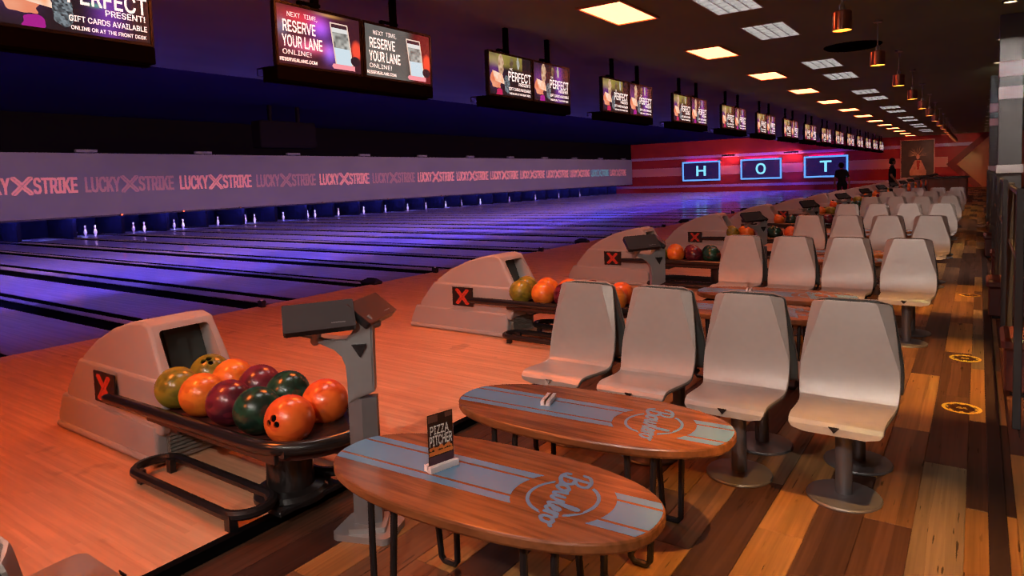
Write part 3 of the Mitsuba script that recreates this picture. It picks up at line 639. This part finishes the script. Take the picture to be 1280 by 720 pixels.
for n_ in BALLS:
    D_BALL[n_] = ply(ballm, 'm_ball_' + n_.replace(' ', '_'), 25)
    D_BALLS[n_] = ply(trimesh.creation.icosphere(3, R), 'm_ball_' + n_.replace(' ', '_'), True)
d_hole = ply(ballhole, 'm_blackmatte', 30)
ORDER = ['olive green', 'bright orange', 'maroon', 'dark green', 'red orange']
FX = [-3.42, -3.18, -2.945, -2.715, -2.48]; RX = [-3.52, -3.29, -3.05, -2.82, -2.53]
pos_word = ['nearest the hood', 'second from the hood', 'in the middle', 'second from the outer end', 'at the outer end']
def ball(color, x, y, z, lab, k, i, row):
    t = thing('bowling_ball', lab, 'bowling ball', 'bowling balls on the %s ball return' % nth(k))
    r2 = random.Random(100*k+10*row+i)
    if k == 0 and row == 0 and i == 4: M = T().translate([x, y, z]) @ T().rotate([1, 0, 0], 75) @ T().rotate([0, 1, 0], 12)
    else: M = T().translate([x, y, z]) @ T().rotate([1, 0, 0], r2.uniform(20, 340)) @ T().rotate([0, 1, 0], r2.uniform(0, 360)) @ T().rotate([0, 0, 1], r2.uniform(0, 360))
    if k < 5:
        part(t, 'ball_body', D_BALL[color], M); part(t, 'finger_holes', d_hole, M)
    else: scene[t] = {**D_BALLS[color], 'to_world': M}
nb = 16
for k in range(-1, nb):
    c = C0 + P*k
    where = 'nearest to the camera' if k == 0 else '%s from the near end' % nth(max(k, 0))
    M = T().translate([0, c, 0])
    if k >= 0:
        t = thing('ball_return', 'tan domed ball return hood and black tray, %s' % where, 'ball return', 'ball returns along the approach')
        part(t, 'hood', d_hood, M); part(t, 'exit_flap', d_flap, M); part(t, 'louver', d_louv, M)
        b = part(t, 'badge', d_badge, M, label='black badge with a red X'); part(b, 'cross_mark', d_bx, M)
        part(t, 'tray_rail', d_rail, M); part(t, 'tray_bed', d_bed, M); part(t, 'tray_divider', d_lip, M); part(t, 'pedestal', d_ped, M); part(t, 'bracket', d_br, M); part(t, 'cross_brace', d_brace, M)
        for d in d_foot: part(t, 'foot_rail', d, M)
        rc = random.Random(50+k)
        for row in (0, 1):
            for i in range(5):
                col = ORDER[i]
                if k == 1 and row == 1: col = ['olive green', 'bright orange', 'bright orange', 'maroon', 'red orange'][i]
                if k == 1 and row == 0: col = ['olive green', 'bright orange', 'maroon', 'maroon', 'bright orange'][i]
                if k > 3:
                    if rc.random() < .18: continue
                    col = rc.choice(ORDER + ['bright orange', 'red orange'])
                x = (FX, RX)[row][i] + rc.uniform(-.006, .006); y = c + (-.155, .085)[row]; z = .372+R+.001
                ball(col, x, y, z, '%s bowling ball %s, %s row, %s ball return' % (col, pos_word[i], ('near', 'far')[row], nth(k)), k, i, row)
# ------------------------------------------------------------------ score consoles
def hull_chain(secs):
    out = []
    for a, b in zip(secs[:-1], secs[1:]): out.append(trimesh.convex.convex_hull(np.vstack([a, b])))
    return cat(*out)
def psec(cx, cy, z, s, tilt=0):
    a = math.radians(38); out = []
    for (u, v) in ((-1, .55), (-1, -.35), (0, -.75), (1, -.35), (1, .55)): out.append((cx + s*(u*math.cos(a)-v*math.sin(a)*.9), cy + s*(u*math.sin(a)+v*math.cos(a)*.9), z + tilt*u))
    return np.array(out)
post = hull_chain([psec(0, 0, .035, .060), psec(0, 0, .60, .060)])
def smoothpoly(pts): return Polygon(spline(pts, 6))
headp = [(-.056, .585), (-.056, .68), (-.060, .745), (-.074, .785), (-.104, .815), (-.150, .838), (-.20, .868), (-.245, .880), (-.250, .894), (-.20, .890), (-.14, .868), (-.085, .860), (-.05, .862), (-.028, .885), (-.012, .915), (.0, .938), (.045, .955), (.060, .94), (.059, .86), (.057, .72), (.056, .585)]
AX = np.array([math.cos(math.radians(38)), math.sin(math.radians(38)), 0]); AN = np.array([math.sin(math.radians(38)), -math.cos(math.radians(38)), 0])
hp = Polygon([tuple(q) for a_, b_ in zip(headp[:-1], headp[1:]) for q in np.linspace(a_, b_, 3, endpoint=False)]).buffer(.008).buffer(-.008)
bk = lambda a, b: to_tm(ball_hull([a, b], [.022, .016], 12))
head = cat(bk((-.15, -.115, .85), (-.05, -.165, .945)), bk((.03, .03, .91), (.02, .085, .900)), moved(extr(hp, -.030, .034), mat4(AX, (0, 0, 1), AN, (0, 0, 0))), moved(extr(hp.buffer(-.007), .034, .041), mat4(AX, (0, 0, 1), AN, (0, 0, 0))))
d_post = ply(post, 'm_silverdark', 20); d_arm = ply(head, 'm_silver', 30)
d_cbase = ply(moved(cat(extr(affinity.rotate(sbox(-.10, -.07, .10, .07).buffer(.03), 20), 0, .028), extr(affinity.rotate(sbox(-.07, -.06, .07, .06).buffer(.01), 38), .028, .05)), np.eye(4)), 'm_silver', 30)
tri = Polygon([(-.031, .022), (.031, .022), (.003, -.034)])
nv = np.array([math.sin(math.radians(38)), -math.cos(math.radians(38)), 0]); xv = np.array([math.cos(math.radians(38)), math.sin(math.radians(38)), 0])
d_tri = ply(moved(extr(tri, 0, .012), mat4(xv, (0, 0, 1), nv, nv*.038+np.array([.004, 0, .815]))), 'm_black')
def tablet(bl, br, topmid):
    bl, br, topmid = map(np.array, (bl, br, topmid)); X = br-bl; w = np.linalg.norm(X); X = X/w
    Yv = topmid-(bl+br)/2; Yv = Yv - X*(Yv@X); h = np.linalg.norm(Yv); Yv = Yv/h; Z = np.cross(X, Yv)
    o = (bl+br)/2 + Yv*h/2
    M = mat4(X, Yv, Z, o)
    body = extr(sbox(-w/2+.012, -h/2+.012, w/2-.012, h/2-.012).buffer(.012), -.034, -.004)
    face = extr(sbox(-w/2+.006, -h/2+.006, w/2-.006, h/2-.006).buffer(.006), -.004, 0)
    mark = bx(w*.16, w*.36, -h*.33, -h*.30, 0, .0006)
    return moved(body, M), moved(face, M), moved(mark, M)
CP = np.array([-2.15, 1.90, 0])
s1 = tablet(np.array((-2.248, 1.592, .926))-CP, np.array((-2.080, 1.822, .932))-CP, np.array((-2.243, 1.757, 1.024))-CP)
s2 = tablet(np.array((-2.06, 1.88, .93))-CP, np.array((-2.17, 2.145, .93))-CP, np.array((-2.232, 2.03, 1.01))-CP)
D_TAB = [(ply(b, 'm_black', 30), ply(f, m, 30), ply(k_, 'm_silverdark')) for (b, f, k_), m in ((s1, 'm_tablet'), (s2, 'm_redsheen'))]  # second face carries its orange ceiling reflection as colour
for k in range(0, nb):
    t = thing('score_console', 'grey score console post with two dark touch tablets, %s from the near end' % nth(k), 'score console', 'score consoles by the ball returns')
    M = T().translate([CP[0], CP[1]+P*k, 0]); U = T().translate([CP[0], CP[1]+P*k, 0])
    part(t, 'base', d_cbase, M); part(t, 'post', d_post, M); part(t, 'arm', d_arm, M); part(t, 'emblem', d_tri, M)
    for b, f, q in D_TAB:
        a = part(t, 'tablet', b, M); part(a, 'screen', f, M); part(a, 'print', q, M)

# ------------------------------------------------------------------ seats
def shell_mesh(o0, o1):
    prof = [(.045, .878, .150), (.046, .875, .158), (.048, .862, .171), (.060, .77, .187), (.073, .67, .201), (.086, .575, .212), (.100, .51, .214), (.118, .455, .211), (.130, .432, .207), (.146, .421, .203), (.18, .417, .199),
            (.25, .421, .194), (.33, .428, .190), (.40, .433, .188), (.430, .431, .187), (.455, .421, .186), (.468, .404, .184), (.470, .385, .172), (.469, .372, .120)]
    p = np.array(prof); n = len(p)
    tg = np.gradient(p[:, :2], axis=0); tg /= np.linalg.norm(tg, axis=1, keepdims=True)
    nor = np.stack([-tg[:, 1], tg[:, 0]], 1)    # towards the sitter / up
    base = np.array([0, .4, .75, 1.0])
    def surf(off):
        V = []
        for i in range(n):
            up = np.clip((p[i, 1]-.56)/.30, 0, 1) if i < 8 else 0.0      # the side bevels are widest at the top
            ub = 1-.30*up-.012
            us_ = np.array([-1, -(ub+1)/2, -ub, -ub*.6, 0, ub*.6, ub, (ub+1)/2, 1])
            for u in us_:
                dep = max(0, abs(u)-ub)/max(1-ub, 1e-6)
                d = -(.026*up+.004)*dep
                V.append((u*p[i, 2], p[i, 0]+nor[i, 0]*(d+off), p[i, 1]+nor[i, 1]*(d+off)))
        return np.array(V)
    us = range(9)
    A, B = surf(o0), surf(o1); m = len(us); F = []
    q = lambda a, b, c, d: F.extend([(a, b, c), (a, c, d)])
    N = n*m
    for i in range(n-1):
        for j in range(m-1):
            a, b, c, d = i*m+j, i*m+j+1, (i+1)*m+j+1, (i+1)*m+j
            q(a, d, c, b); q(N+a, N+b, N+c, N+d)
    for i in range(n-1):
        a, b = i*m, (i+1)*m; q(a, N+a, N+b, b); a, b = i*m+m-1, (i+1)*m+m-1; q(a, b, N+b, N+a)
    for j in range(m-1):
        q(j, j+1, N+j+1, N+j); a = (n-1)*m+j; q(a, N+a, N+a+1, a+1)
    t = trimesh.Trimesh(np.vstack([A, B]), F, process=False); t.fix_normals(); return t
# local frame: x across, y towards the sitter's front, z up; front seats turn by 180 degrees
d_shell = ply(shell_mesh(0, -.008), 'm_shell', 24); d_cover = ply(shell_mesh(-.0085, -.016), 'm_shellback', 24)
d_pole = ply(cat(cyl(.036, .012, .395, 0, .215, 24), bx(-.10, .10, .16, .36, .385, .401, .004)), 'm_steel', 40)
d_sbase = ply(moved(lathe([(0, 0), (.158, 0), (.16, .006), (.155, .013), (.06, .022), (.038, .024), (0, .024)], 36), trimesh.transformations.translation_matrix((0, .215, 0))), 'm_steel', 35)
d_sbrace = ply(cat(bx(-.03, .03, .10, .14, .36, .39, .004), bx(-.15, .15, .12, .16, .375, .392, .004)), 'm_black')
d_semb = ply(moved(extr(Polygon([(-.022, .011), (.022, .011), (0, -.016)]), 0, .003), mat4((-1, 0, 0), (0, 0, 1), (0, 1, 0), (.0, .471, .399))), 'm_black')
SX = [-1.91, -1.437, -.963, -.49]
NROW = 7
for r in range(0, NROW+1):
    yc = 3.48+P*(r-1) + (.09 if r == 0 else 0)
    for side in (0, 1):
        if r == 0 and side == 0: continue
        for i, x in enumerate(SX):
            lab = 'grey shell seat facing %s, %s seat row, %s from the aisle' % (('camera', 'far wall')[side], 'cut-off nearest' if r == 0 else nth(r-1)+' whole', nth(3-i))
            t = thing('shell_seat', lab, 'chair', 'shell seats of the %s row' % nth(r))
            x = x - (.10 if r == 0 else 0)
            M = T().translate([x, yc, 0]) @ T().rotate([0, 0, 1], 0 if side else 180)
            if side == 0: M = T().translate([x, yc, 0]) @ T().rotate([0, 0, 1], 180)
            part(t, 'shell', d_shell, M); part(t, 'back_cover', d_cover, M, label='dark grey back cover'); part(t, 'pole', d_pole, M); part(t, 'base', d_sbase, M); part(t, 'brace', d_sbrace, M); part(t, 'emblem', d_semb, M)

# ------------------------------------------------------------------ tables
def superell(a, b, n, k=72):
    th = np.linspace(0, 2*np.pi, k, endpoint=False); return Polygon(np.stack([a*np.sign(np.cos(th))*np.abs(np.cos(th))**(2/n), b*np.sign(np.sin(th))*np.abs(np.sin(th))**(2/n)], 1))
TA, TB, TZ = .625, .285, .50
out = superell(TA, TB, 2.35)
def slab(o, z0, z1, ch):
    rings = [(o.buffer(-ch*2.2), z0), (o.buffer(-ch), z0+ch*.3), (o, z0+ch*1.6), (o, z1-ch), (o.buffer(-ch*.35), z1-ch*.3), (o.buffer(-ch), z1)]
    return trimesh.convex.convex_hull(np.vstack([np.hstack([np.array(g.exterior.coords), np.full((len(g.exterior.coords), 1), z)]) for g, z in rings]))
d_top = ply(slab(out, TZ-.042, TZ, .008), 'm_wood', 25)
ring_c = (.305, 0.0); keep = out.buffer(-.008)
D_STR = []
for (v0, v1) in ((-.108, -.073), (-.060, .060), (.073, .108)):
    for clip in (sbox(-1, -1, ring_c[0], 1), sbox(ring_c[0], -1, 1, 1)):
        g = sbox(-1, v0, 1, v1).intersection(keep).intersection(clip).difference(Point(ring_c).buffer(.168))
        D_STR.append(ply(extr(g, TZ, TZ+.0009), 'm_bluegrey'))
def script():
    S = [([(1.0, .12), (1.45, .05), (1.8, .25)], .10),  # "Bowlero" in one slanted script hand, x-height 1
        ([(.55, 2.0), (.45, 1.0), (.28, .0)], .17), ([(-.35, 1.55), (-.15, 2.05), (.5, 2.25), (1.25, 2.1), (1.35, 1.55), (.95, 1.15), (.55, 1.08)], .15), ([(.6, 1.08), (1.25, .95), (1.4, .45), (1.05, .0), (.45, -.08), (-.05, .12), (-.2, .45)], .16),
        ([(2.1, .95), (1.75, .7), (1.72, .2), (2.0, .0), (2.35, .25), (2.4, .7), (2.1, .95), (2.5, .85), (2.75, .9)], .15),
        ([(2.75, .95), (2.78, .3), (2.95, .0), (3.2, .2), (3.35, .9), (3.35, .3), (3.55, .0), (3.8, .25), (3.95, .95), (4.15, .75)], .15),
        ([(4.15, .5), (4.5, 1.3), (4.62, 2.0), (4.45, 2.15), (4.33, 1.6), (4.3, .5), (4.45, .02), (4.7, .2)], .15),
        ([(4.7, .4), (5.1, .55), (5.2, .85), (5.0, .98), (4.82, .7), (4.85, .2), (5.1, .0), (5.45, .25)], .15),
        ([(5.45, .2), (5.6, .95), (5.62, .05), (5.7, .7), (5.95, .98), (6.1, .85)], .15),
        ([(6.55, .95), (6.2, .7), (6.17, .2), (6.45, .0), (6.8, .25), (6.85, .7), (6.55, .95), (6.95, .8), (7.2, .9)], .15)]
    return unary_union([LineString(spline(p)).buffer(w, 6) for p, w in S])
sc_ = affinity.translate(script(), -3.4, -.8)
sc_ = affinity.scale(affinity.skew(sc_, 14, 0, origin=(0, 0)), .046, .046, origin=(0, 0))
sc_ = affinity.rotate(sc_, -90+14, origin=(0, 0))        # reads across the table
sc_ = affinity.translate(sc_, *ring_c).simplify(.0006)
ring = Point(ring_c).buffer(.118, 32).difference(Point(ring_c).buffer(.106, 32)).difference(sc_.buffer(.012))
d_script = ply(extr(sc_, TZ, TZ+.0011), 'm_bluegrey'); d_ring = ply(extr(ring, TZ, TZ+.0009), 'm_bluegrey')
def hairpin(x, y, sx, sy):
    p = []
    x0, x1 = x-.055, x+.055; y0 = y
    top = TZ-.045
    pts = [(x0, y0, top), (x0+.006, y0+.01*sy, .25), (x0+.016, y0+.02*sy, .03), (x0+.03, y0+.022*sy, .0135), (x1-.03, y0+.022*sy, .0135), (x1-.016, y0+.02*sy, .03), (x1-.006, y0+.01*sy, .25), (x1, y0, top)]
    return cat(tubem(pts, .0125, 8), bx(x-.075, x+.075, y-.03, y+.03, top-.002, top+.004))
D_LEG = [ply(hairpin(sx*.31, sy*.165, sx, sy), 'm_black', 40) for sx in (-1, 1) for sy in (-1, 1)]
TABLES = [(-1.363, 1.715), (-1.37, 2.445)]
ROT = 2.8
for k in range(0, NROW):
    for j, (x, y) in enumerate(TABLES):
        lab = 'oval wooden table with blue-grey stripes, %s' % ('nearest the camera' if k == 0 and j == 0 else ('second from the camera' if k == 0 else '%s of two behind the %s seat row' % (nth(j), nth(k-1))))
        t = thing('oval_table', lab, 'table', 'oval tables between the seat rows')
        M = T().translate([x, y+P*k, 0]) @ T().rotate([0, 0, 1], ROT)
        tp = part(t, 'tabletop', d_top, M)
        for d in D_STR: part(tp, 'stripe', d, M)
        part(tp, 'lettering', d_script, M); part(tp, 'logo_ring', d_ring, M)
        for d in D_LEG: part(t, 'leg', d, M)

# table signs
def sign_holder(x, y, ang, card, label):
    t = thing('table_sign', label, 'table sign')
    M = T().translate([x, y, TZ+.0012]) @ T().rotate([0, 0, 1], ang)
    part(t, 'base', ply(cat(bx(-.06, .06, -.022, -.004, 0, .022, .002), bx(-.06, .06, .004, .022, 0, .022, .002), bx(-.06, .06, -.022, .022, 0, .004, .001)), 'm_acrylicbase'), M, label='clear acrylic base')
    part(t, 'pane', ply(bx(-.056, .056, .0018, .0048, .004, .202, .0006), 'm_acrylic'), M, label='clear acrylic pane')
    if card:
        c = part(t, 'card', ply(bx(-.052, .052, -.0012, .0012, .005, .198), 'm_print_dark'), M)
        F = lambda m: moved(m, FACE_Y((0, -.0012, 0)))
        part(c, 'lettering', ply(F(moved(text('PIZZA', .030, .078, .0003), trimesh.transformations.translation_matrix((-.004, .141, 0)))), 'm_print_white'), M)
        part(c, 'lettering', ply(F(moved(text('PITCHER', .034, .094, .0003), trimesh.transformations.translation_matrix((0, .104, 0)))), 'm_print_white'), M)
        band = [Point(-.042+.0105*i, .075+.004*math.sin(i*2.1)).buffer(.0065+.002*math.sin(i*3.7)) for i in range(9)]
        part(c, 'food_print', ply(F(extr(unary_union(band + [sbox(-.05, .052, .05, .066)]), 0, .0002)), 'm_print_orange'), M)
        part(c, 'footer_print', ply(F(extr(sbox(-.05, .008, .05, .048), 0, .0002)), 'm_print_maroon'), M)
        part(c, 'header_print', ply(F(extr(unary_union([sbox(-.05, .17, -.01, .195), sbox(.02, .178, .05, .195)]), 0, .0002)), 'm_brown'), M)
    return t
sign_holder(-1.535, 1.70, 75, True, 'small upright PIZZA PITCHER card in an acrylic stand on the nearest table')
sign_holder(-1.575, 2.475, 107, False, 'empty clear acrylic card stand seen edge-on on the second table')
sign_holder(-1.575, 2.475+P, 100, False, 'empty clear acrylic card stand on a table behind the first seats')

# floor stickers
d_so = ply(extr(Point(0, 0).buffer(.105, 32).difference(Point(0, 0).buffer(.086, 32)), 0, .001), 'm_yellow')
d_si = ply(extr(Point(0, 0).buffer(.066, 32), 0, .001), 'm_print_dark')
d_sr = ply(extr(Point(0, 0).buffer(.086, 32).difference(Point(0, 0).buffer(.066, 32)), 0, .0008), 'm_brown')
marks = [moved(bx(-.012, .012, -.006, .006, .0008, .0014), trimesh.transformations.rotation_matrix(a, (0, 0, 1)) @ trimesh.transformations.translation_matrix((0, .076, 0))) for a in np.linspace(0, 2*np.pi, 8, endpoint=False)]
d_sm = ply(cat(*(marks + [bx(-.03, .03, -.012, -.002, .001, .0014), bx(-.022, .022, .006, .014, .001, .0014)])), 'm_yellow')
for i, y in enumerate((4.86, 6.15, 9.21)):
    t = thing('floor_sticker', 'round yellow ringed sticker on the plank aisle floor, %s from the camera' % nth(i), 'floor sticker', 'round floor stickers')
    M = T().translate([-.07, y, 0.0002])
    part(t, 'outer_ring', d_so, M); part(t, 'centre', d_si, M); part(t, 'print', d_sm, M)

# ------------------------------------------------------------------ right side of the aisle: columns, rail screen, dark benches, far counter
def column(x0, x1, y0, y1, z0, label, pinks):
    t = thing('column', label, 'column', 'striped columns beside the aisle')
    part(t, 'shaft', ply(bx(x0, x1, y0, y1, 0, CEIL, .006), 'm_column'))
    for a, b in pinks: part(t, 'stripe', ply(bx(x0-.004, x1+.004, y0-.004, y1+.004, a, b, .002), 'm_stripe'))
    part(t, 'collar', ply(bx(x0-.02, x1+.02, y0-.02, y1+.02, z0, z0+.12, .004), 'm_white'), label='white collar')
    return t
column(.225, .50, 12.0, 12.3, 1.36, 'dark column with two pink stripes, nearer of the two beside the aisle', [(2.42, 2.60), (2.74, 2.96)])
column(.20, .62, 20.0, 20.4, 1.33, 'dark column with two pink stripes, farther of the two beside the aisle', [(2.42, 2.60), (2.74, 2.96)])
single('trim_shadow_strip', ply(bx(.050, .115, .7, 14.0, 0, .012, .003), 'm_trimshadow'), 'long dark brown trim and shadow strip along the right edge of the plank aisle', 'floor strip')  # one low strip stands for the trim and the shadow beside it
def bay(y, i):
    t = thing('rail_screen', 'black metal rail screen bay beside the aisle, %s from the camera' % nth(i), 'rail screen', 'black rail screens along the aisle')
    M = T().translate([.19, y, 0])
    for yy in (0, 1.30): part(t, 'post', d_rpost, M @ T().translate([0, yy, 0]))
    for z in (.95, 1.33): part(t, 'rail', d_rrail, M @ T().translate([0, 0, z]))
    part(t, 'bar', d_rbar, M @ T().translate([0, .66, 0]))
d_rpost = ply(bx(-.02, .02, 0, .04, 0, 1.36, .004), 'm_rail')
d_rbar = ply(bx(-.008, .008, 0, .016, .96, 1.32), 'm_rail')
d_rrail = ply(bx(-.012, .012, .03, 1.31, -.015, .015, .003), 'm_rail')
for i in range(7): bay(4.6+2.6*i, i)
d_bseat = ply(bx(-.17, .17, -.22, .22, .30, .38, .02), 'm_darkred'); d_bbody = ply(bx(-.15, .15, -.20, .20, .03, .305, .01), 'm_darkred'); d_bfoot = ply(bx(-.12, .12, -.17, .17, 0, .035, .004), 'm_black')
for i, (x, y) in enumerate(((.30, 5.85), (.24, 8.45), (.30, 11.05), (.24, 13.6), (.30, 16.2))):
    t = thing('low_stool', 'dark red box stool by the rail screens, %s from the camera' % nth(i), 'stool', 'dark red box stools')
    M = T().translate([x, y-.4, 0]); part(t, 'seat', d_bseat, M); part(t, 'body', d_bbody, M); part(t, 'foot', d_bfoot, M)
t = thing('service_counter', 'brown panelled counter with a dark top at the far end of the concourse', 'counter')
part(t, 'body', ply(bx(-1.95, -.42, 36.6, 37.6, 0, .92, .01), 'm_brown'))
part(t, 'worktop', ply(bx(-1.98, -.36, 36.5, 37.66, .92, .99, .01), 'm_black'))
for i in range(5): part(t, 'panel', ply(bx(-1.93+.305*i, -1.66+.305*i, 36.58, 36.61, .08, .86, .006), 'm_brown'))

# ------------------------------------------------------------------ two people on the far approach
def person(name_lab, x, y, h, yaw, lean, arms):
    t = thing('person', name_lab, 'person')
    s = h/1.80
    A = math.radians(lean)
    def L(px, py, pz):   # lean of the upper body about the hips, forward = +y
        if pz > .95: py, pz = py + (pz-.95)*math.sin(A), .95+(pz-.95)*math.cos(A)
        return (px*s, py*s, pz*s)
    J = dict(hipL=L(-.10, 0, .93), hipR=L(.10, 0, .93), knL=L(-.11, .04, .50), knR=L(.11, -.02, .50), anL=L(-.11, .0, .09), anR=L(.11, -.10, .09), toL=L(-.12, .16, .04), toR=L(.12, .06, .04), heL=L(-.11, -.04, .045), heR=L(.11, -.14, .045),
             pel=L(0, 0, .97), wai=L(0, .01, 1.10), che=L(0, .015, 1.32), shL=L(-.175, 0, 1.44), shR=L(.175, 0, 1.44), nk=L(0, .0, 1.50), nk2=L(0, .02, 1.57), hd=L(0, .035, 1.685), hd2=L(0, .02, 1.715), ch=L(0, .085, 1.61))
    for sd, sg in (('L', -1), ('R', 1)):
        e, w = arms[0 if sg < 0 else 1]
        J['el'+sd] = L(*e); J['wr'+sd] = L(*w)
    def bone(a, b, ra, rb): return ball_hull([J[a], J[b]], [ra*s, rb*s], 14)
    parts = [bone('hipL', 'knL', .085, .06), bone('hipR', 'knR', .085, .06), bone('knL', 'anL', .058, .04), bone('knR', 'anR', .058, .04), bone('heL', 'toL', .04, .032), bone('heR', 'toR', .04, .032),
             ball_hull([J['hipL'], J['hipR'], J['pel']], [.09*s, .09*s, .11*s], 14), ball_hull([J['hipL'], J['hipR'], J['wai']], [.09*s, .09*s, .115*s], 14), ball_hull([J['wai'], L(-.08, .015, 1.32), L(.08, .015, 1.32)], [.12*s, .11*s, .11*s], 14), ball_hull([L(-.08, .015, 1.32), L(.08, .015, 1.32), J['shL'], J['shR']], [.11*s, .11*s, .06*s, .06*s], 14),
             ball_hull([J['shL'], J['shR'], J['nk']], [.055*s, .055*s, .055*s], 14), bone('nk', 'nk2', .055, .052), ball_hull([J['hd'], J['hd2'], J['ch']], [.082*s, .098*s, .042*s], 16),
             ball_hull([L(0, .125, 1.665), L(0, .118, 1.70)], [.016*s, .010*s], 8), ball_hull([L(-.092, .02, 1.69), L(-.092, .02, 1.66)], .016*s, 8), ball_hull([L(.092, .02, 1.69), L(.092, .02, 1.66)], .016*s, 8)]
    arm = []
    for sd in 'LR':
        arm += [bone('sh'+sd, 'el'+sd, .052, .042), bone('el'+sd, 'wr'+sd, .040, .028)]
        w, e = np.array(J['wr'+sd]), np.array(J['el'+sd]); d = (w-e)/np.linalg.norm(w-e); sidev = np.cross(d, [1, 0, 0]); sidev /= np.linalg.norm(sidev)
        palm = w + d*.07*s
        arm.append(ball_hull([w, palm+sidev*.028*s, palm-sidev*.028*s], [.026*s, .017*s, .017*s], 10))
        for f in range(4):
            b0 = palm+sidev*(.033-.022*f)*s; l = (.07, .08, .075, .06)[f]*s
            arm.append(ball_hull([b0, b0+d*l*.55+np.array([0, .006, 0])*s], [.010*s, .009*s], 8)); arm.append(ball_hull([b0+d*l*.55+np.array([0, .006, 0])*s, b0+d*l+np.array([0, .02, 0])*s], [.009*s, .008*s], 8))
        arm.append(ball_hull([w+d*.03*s+sidev*.02*s, w+d*.07*s+sidev*.055*s], [.012*s, .010*s], 8))
    M = T().translate([x, y, AZ]) @ T().rotate([0, 0, 1], yaw)
    def sm(man, l=.02):
        m = to_tm(man.refine_to_length(l)); trimesh.smoothing.filter_taubin(m, iterations=8); return m
    body = Manifold.batch_boolean(parts+arm, m3.OpType.Add)
    zmin = to_tm(body).bounds[0][2]
    M = M @ T().translate([0, 0, -float(zmin)])
    part(t, 'body', ply(sm(body, .018), 'm_skin', True), M)
    def bb(a, b, ra, rb): return ball_hull([J[a], J[b]], [ra*s, rb*s], 14)
    shirt = Manifold.batch_boolean([ball_hull([L(-.09, 0, .92), L(.09, 0, .92), J['wai']], [.108*s, .108*s, .125*s], 14), ball_hull([J['wai'], L(-.08, .015, 1.32), L(.08, .015, 1.32)], [.13*s, .122*s, .122*s], 14), ball_hull([L(-.08, .015, 1.32), L(.08, .015, 1.32), J['shL'], J['shR']], [.122*s, .122*s, .07*s, .07*s], 14), ball_hull([J['shL'], J['shR'], J['nk']], [.066*s, .066*s, .058*s], 14)]
            + [ball_hull([J['sh'+d_], np.array(J['sh'+d_])*.3+np.array(J['el'+d_])*.7], [.068*s, .058*s], 14) for d_ in 'LR'], m3.OpType.Add)
    part(t, 'shirt', ply(sm(shirt, .025), 'm_cloth', True), M)
    pants = Manifold.batch_boolean([bb('hipL', 'knL', .098, .074), bb('hipR', 'knR', .098, .074), ball_hull([J['knL'], J['anL']], [.072*s, .062*s], 14), ball_hull([J['knR'], J['anR']], [.072*s, .062*s], 14), ball_hull([J['hipL'], J['hipR'], J['pel']], [.1*s, .1*s, .118*s], 14)], m3.OpType.Add)
    part(t, 'trousers', ply(sm(pants, .025), 'm_cloth', True), M)
    shoes = Manifold.batch_boolean([ball_hull([np.array(J['he'+d_]), np.array(J['to'+d_])], [.05*s, .04*s], 12) for d_ in 'LR'], m3.OpType.Add).trim_by_plane((0, 0, 1), zmin+.001)
    part(t, 'shoes', ply(to_tm(shoes), 'm_black', 40), M)
    hair = Manifold.batch_hull([Manifold.sphere(.106*s, 20).translate(L(0, .008, 1.722)), Manifold.sphere(.085*s, 20).translate(L(0, -.02, 1.66))]).trim_by_plane((0, -.55, .75), 1.24*s if lean < 5 else 1.20*s)
    part(t, 'hair', ply(to_tm(hair), 'm_hair', 40), M)
    return t
person('person in black T-shirt and trousers standing in profile before the pink wall stripe', -2.80, 30.0, 1.80, -80, 0, (((-.24, -.04, 1.14), (-.23, .10, .90)), ((.24, -.04, 1.14), (.23, .12, .92))))
person('person in dark shirt bending forward in front of the letter T sign', -4.42, 29.0, 1.70, 25, 8, (((-.27, -.02, 1.15), (-.29, .05, .88)), ((.27, -.02, 1.15), (.30, .05, .88))))
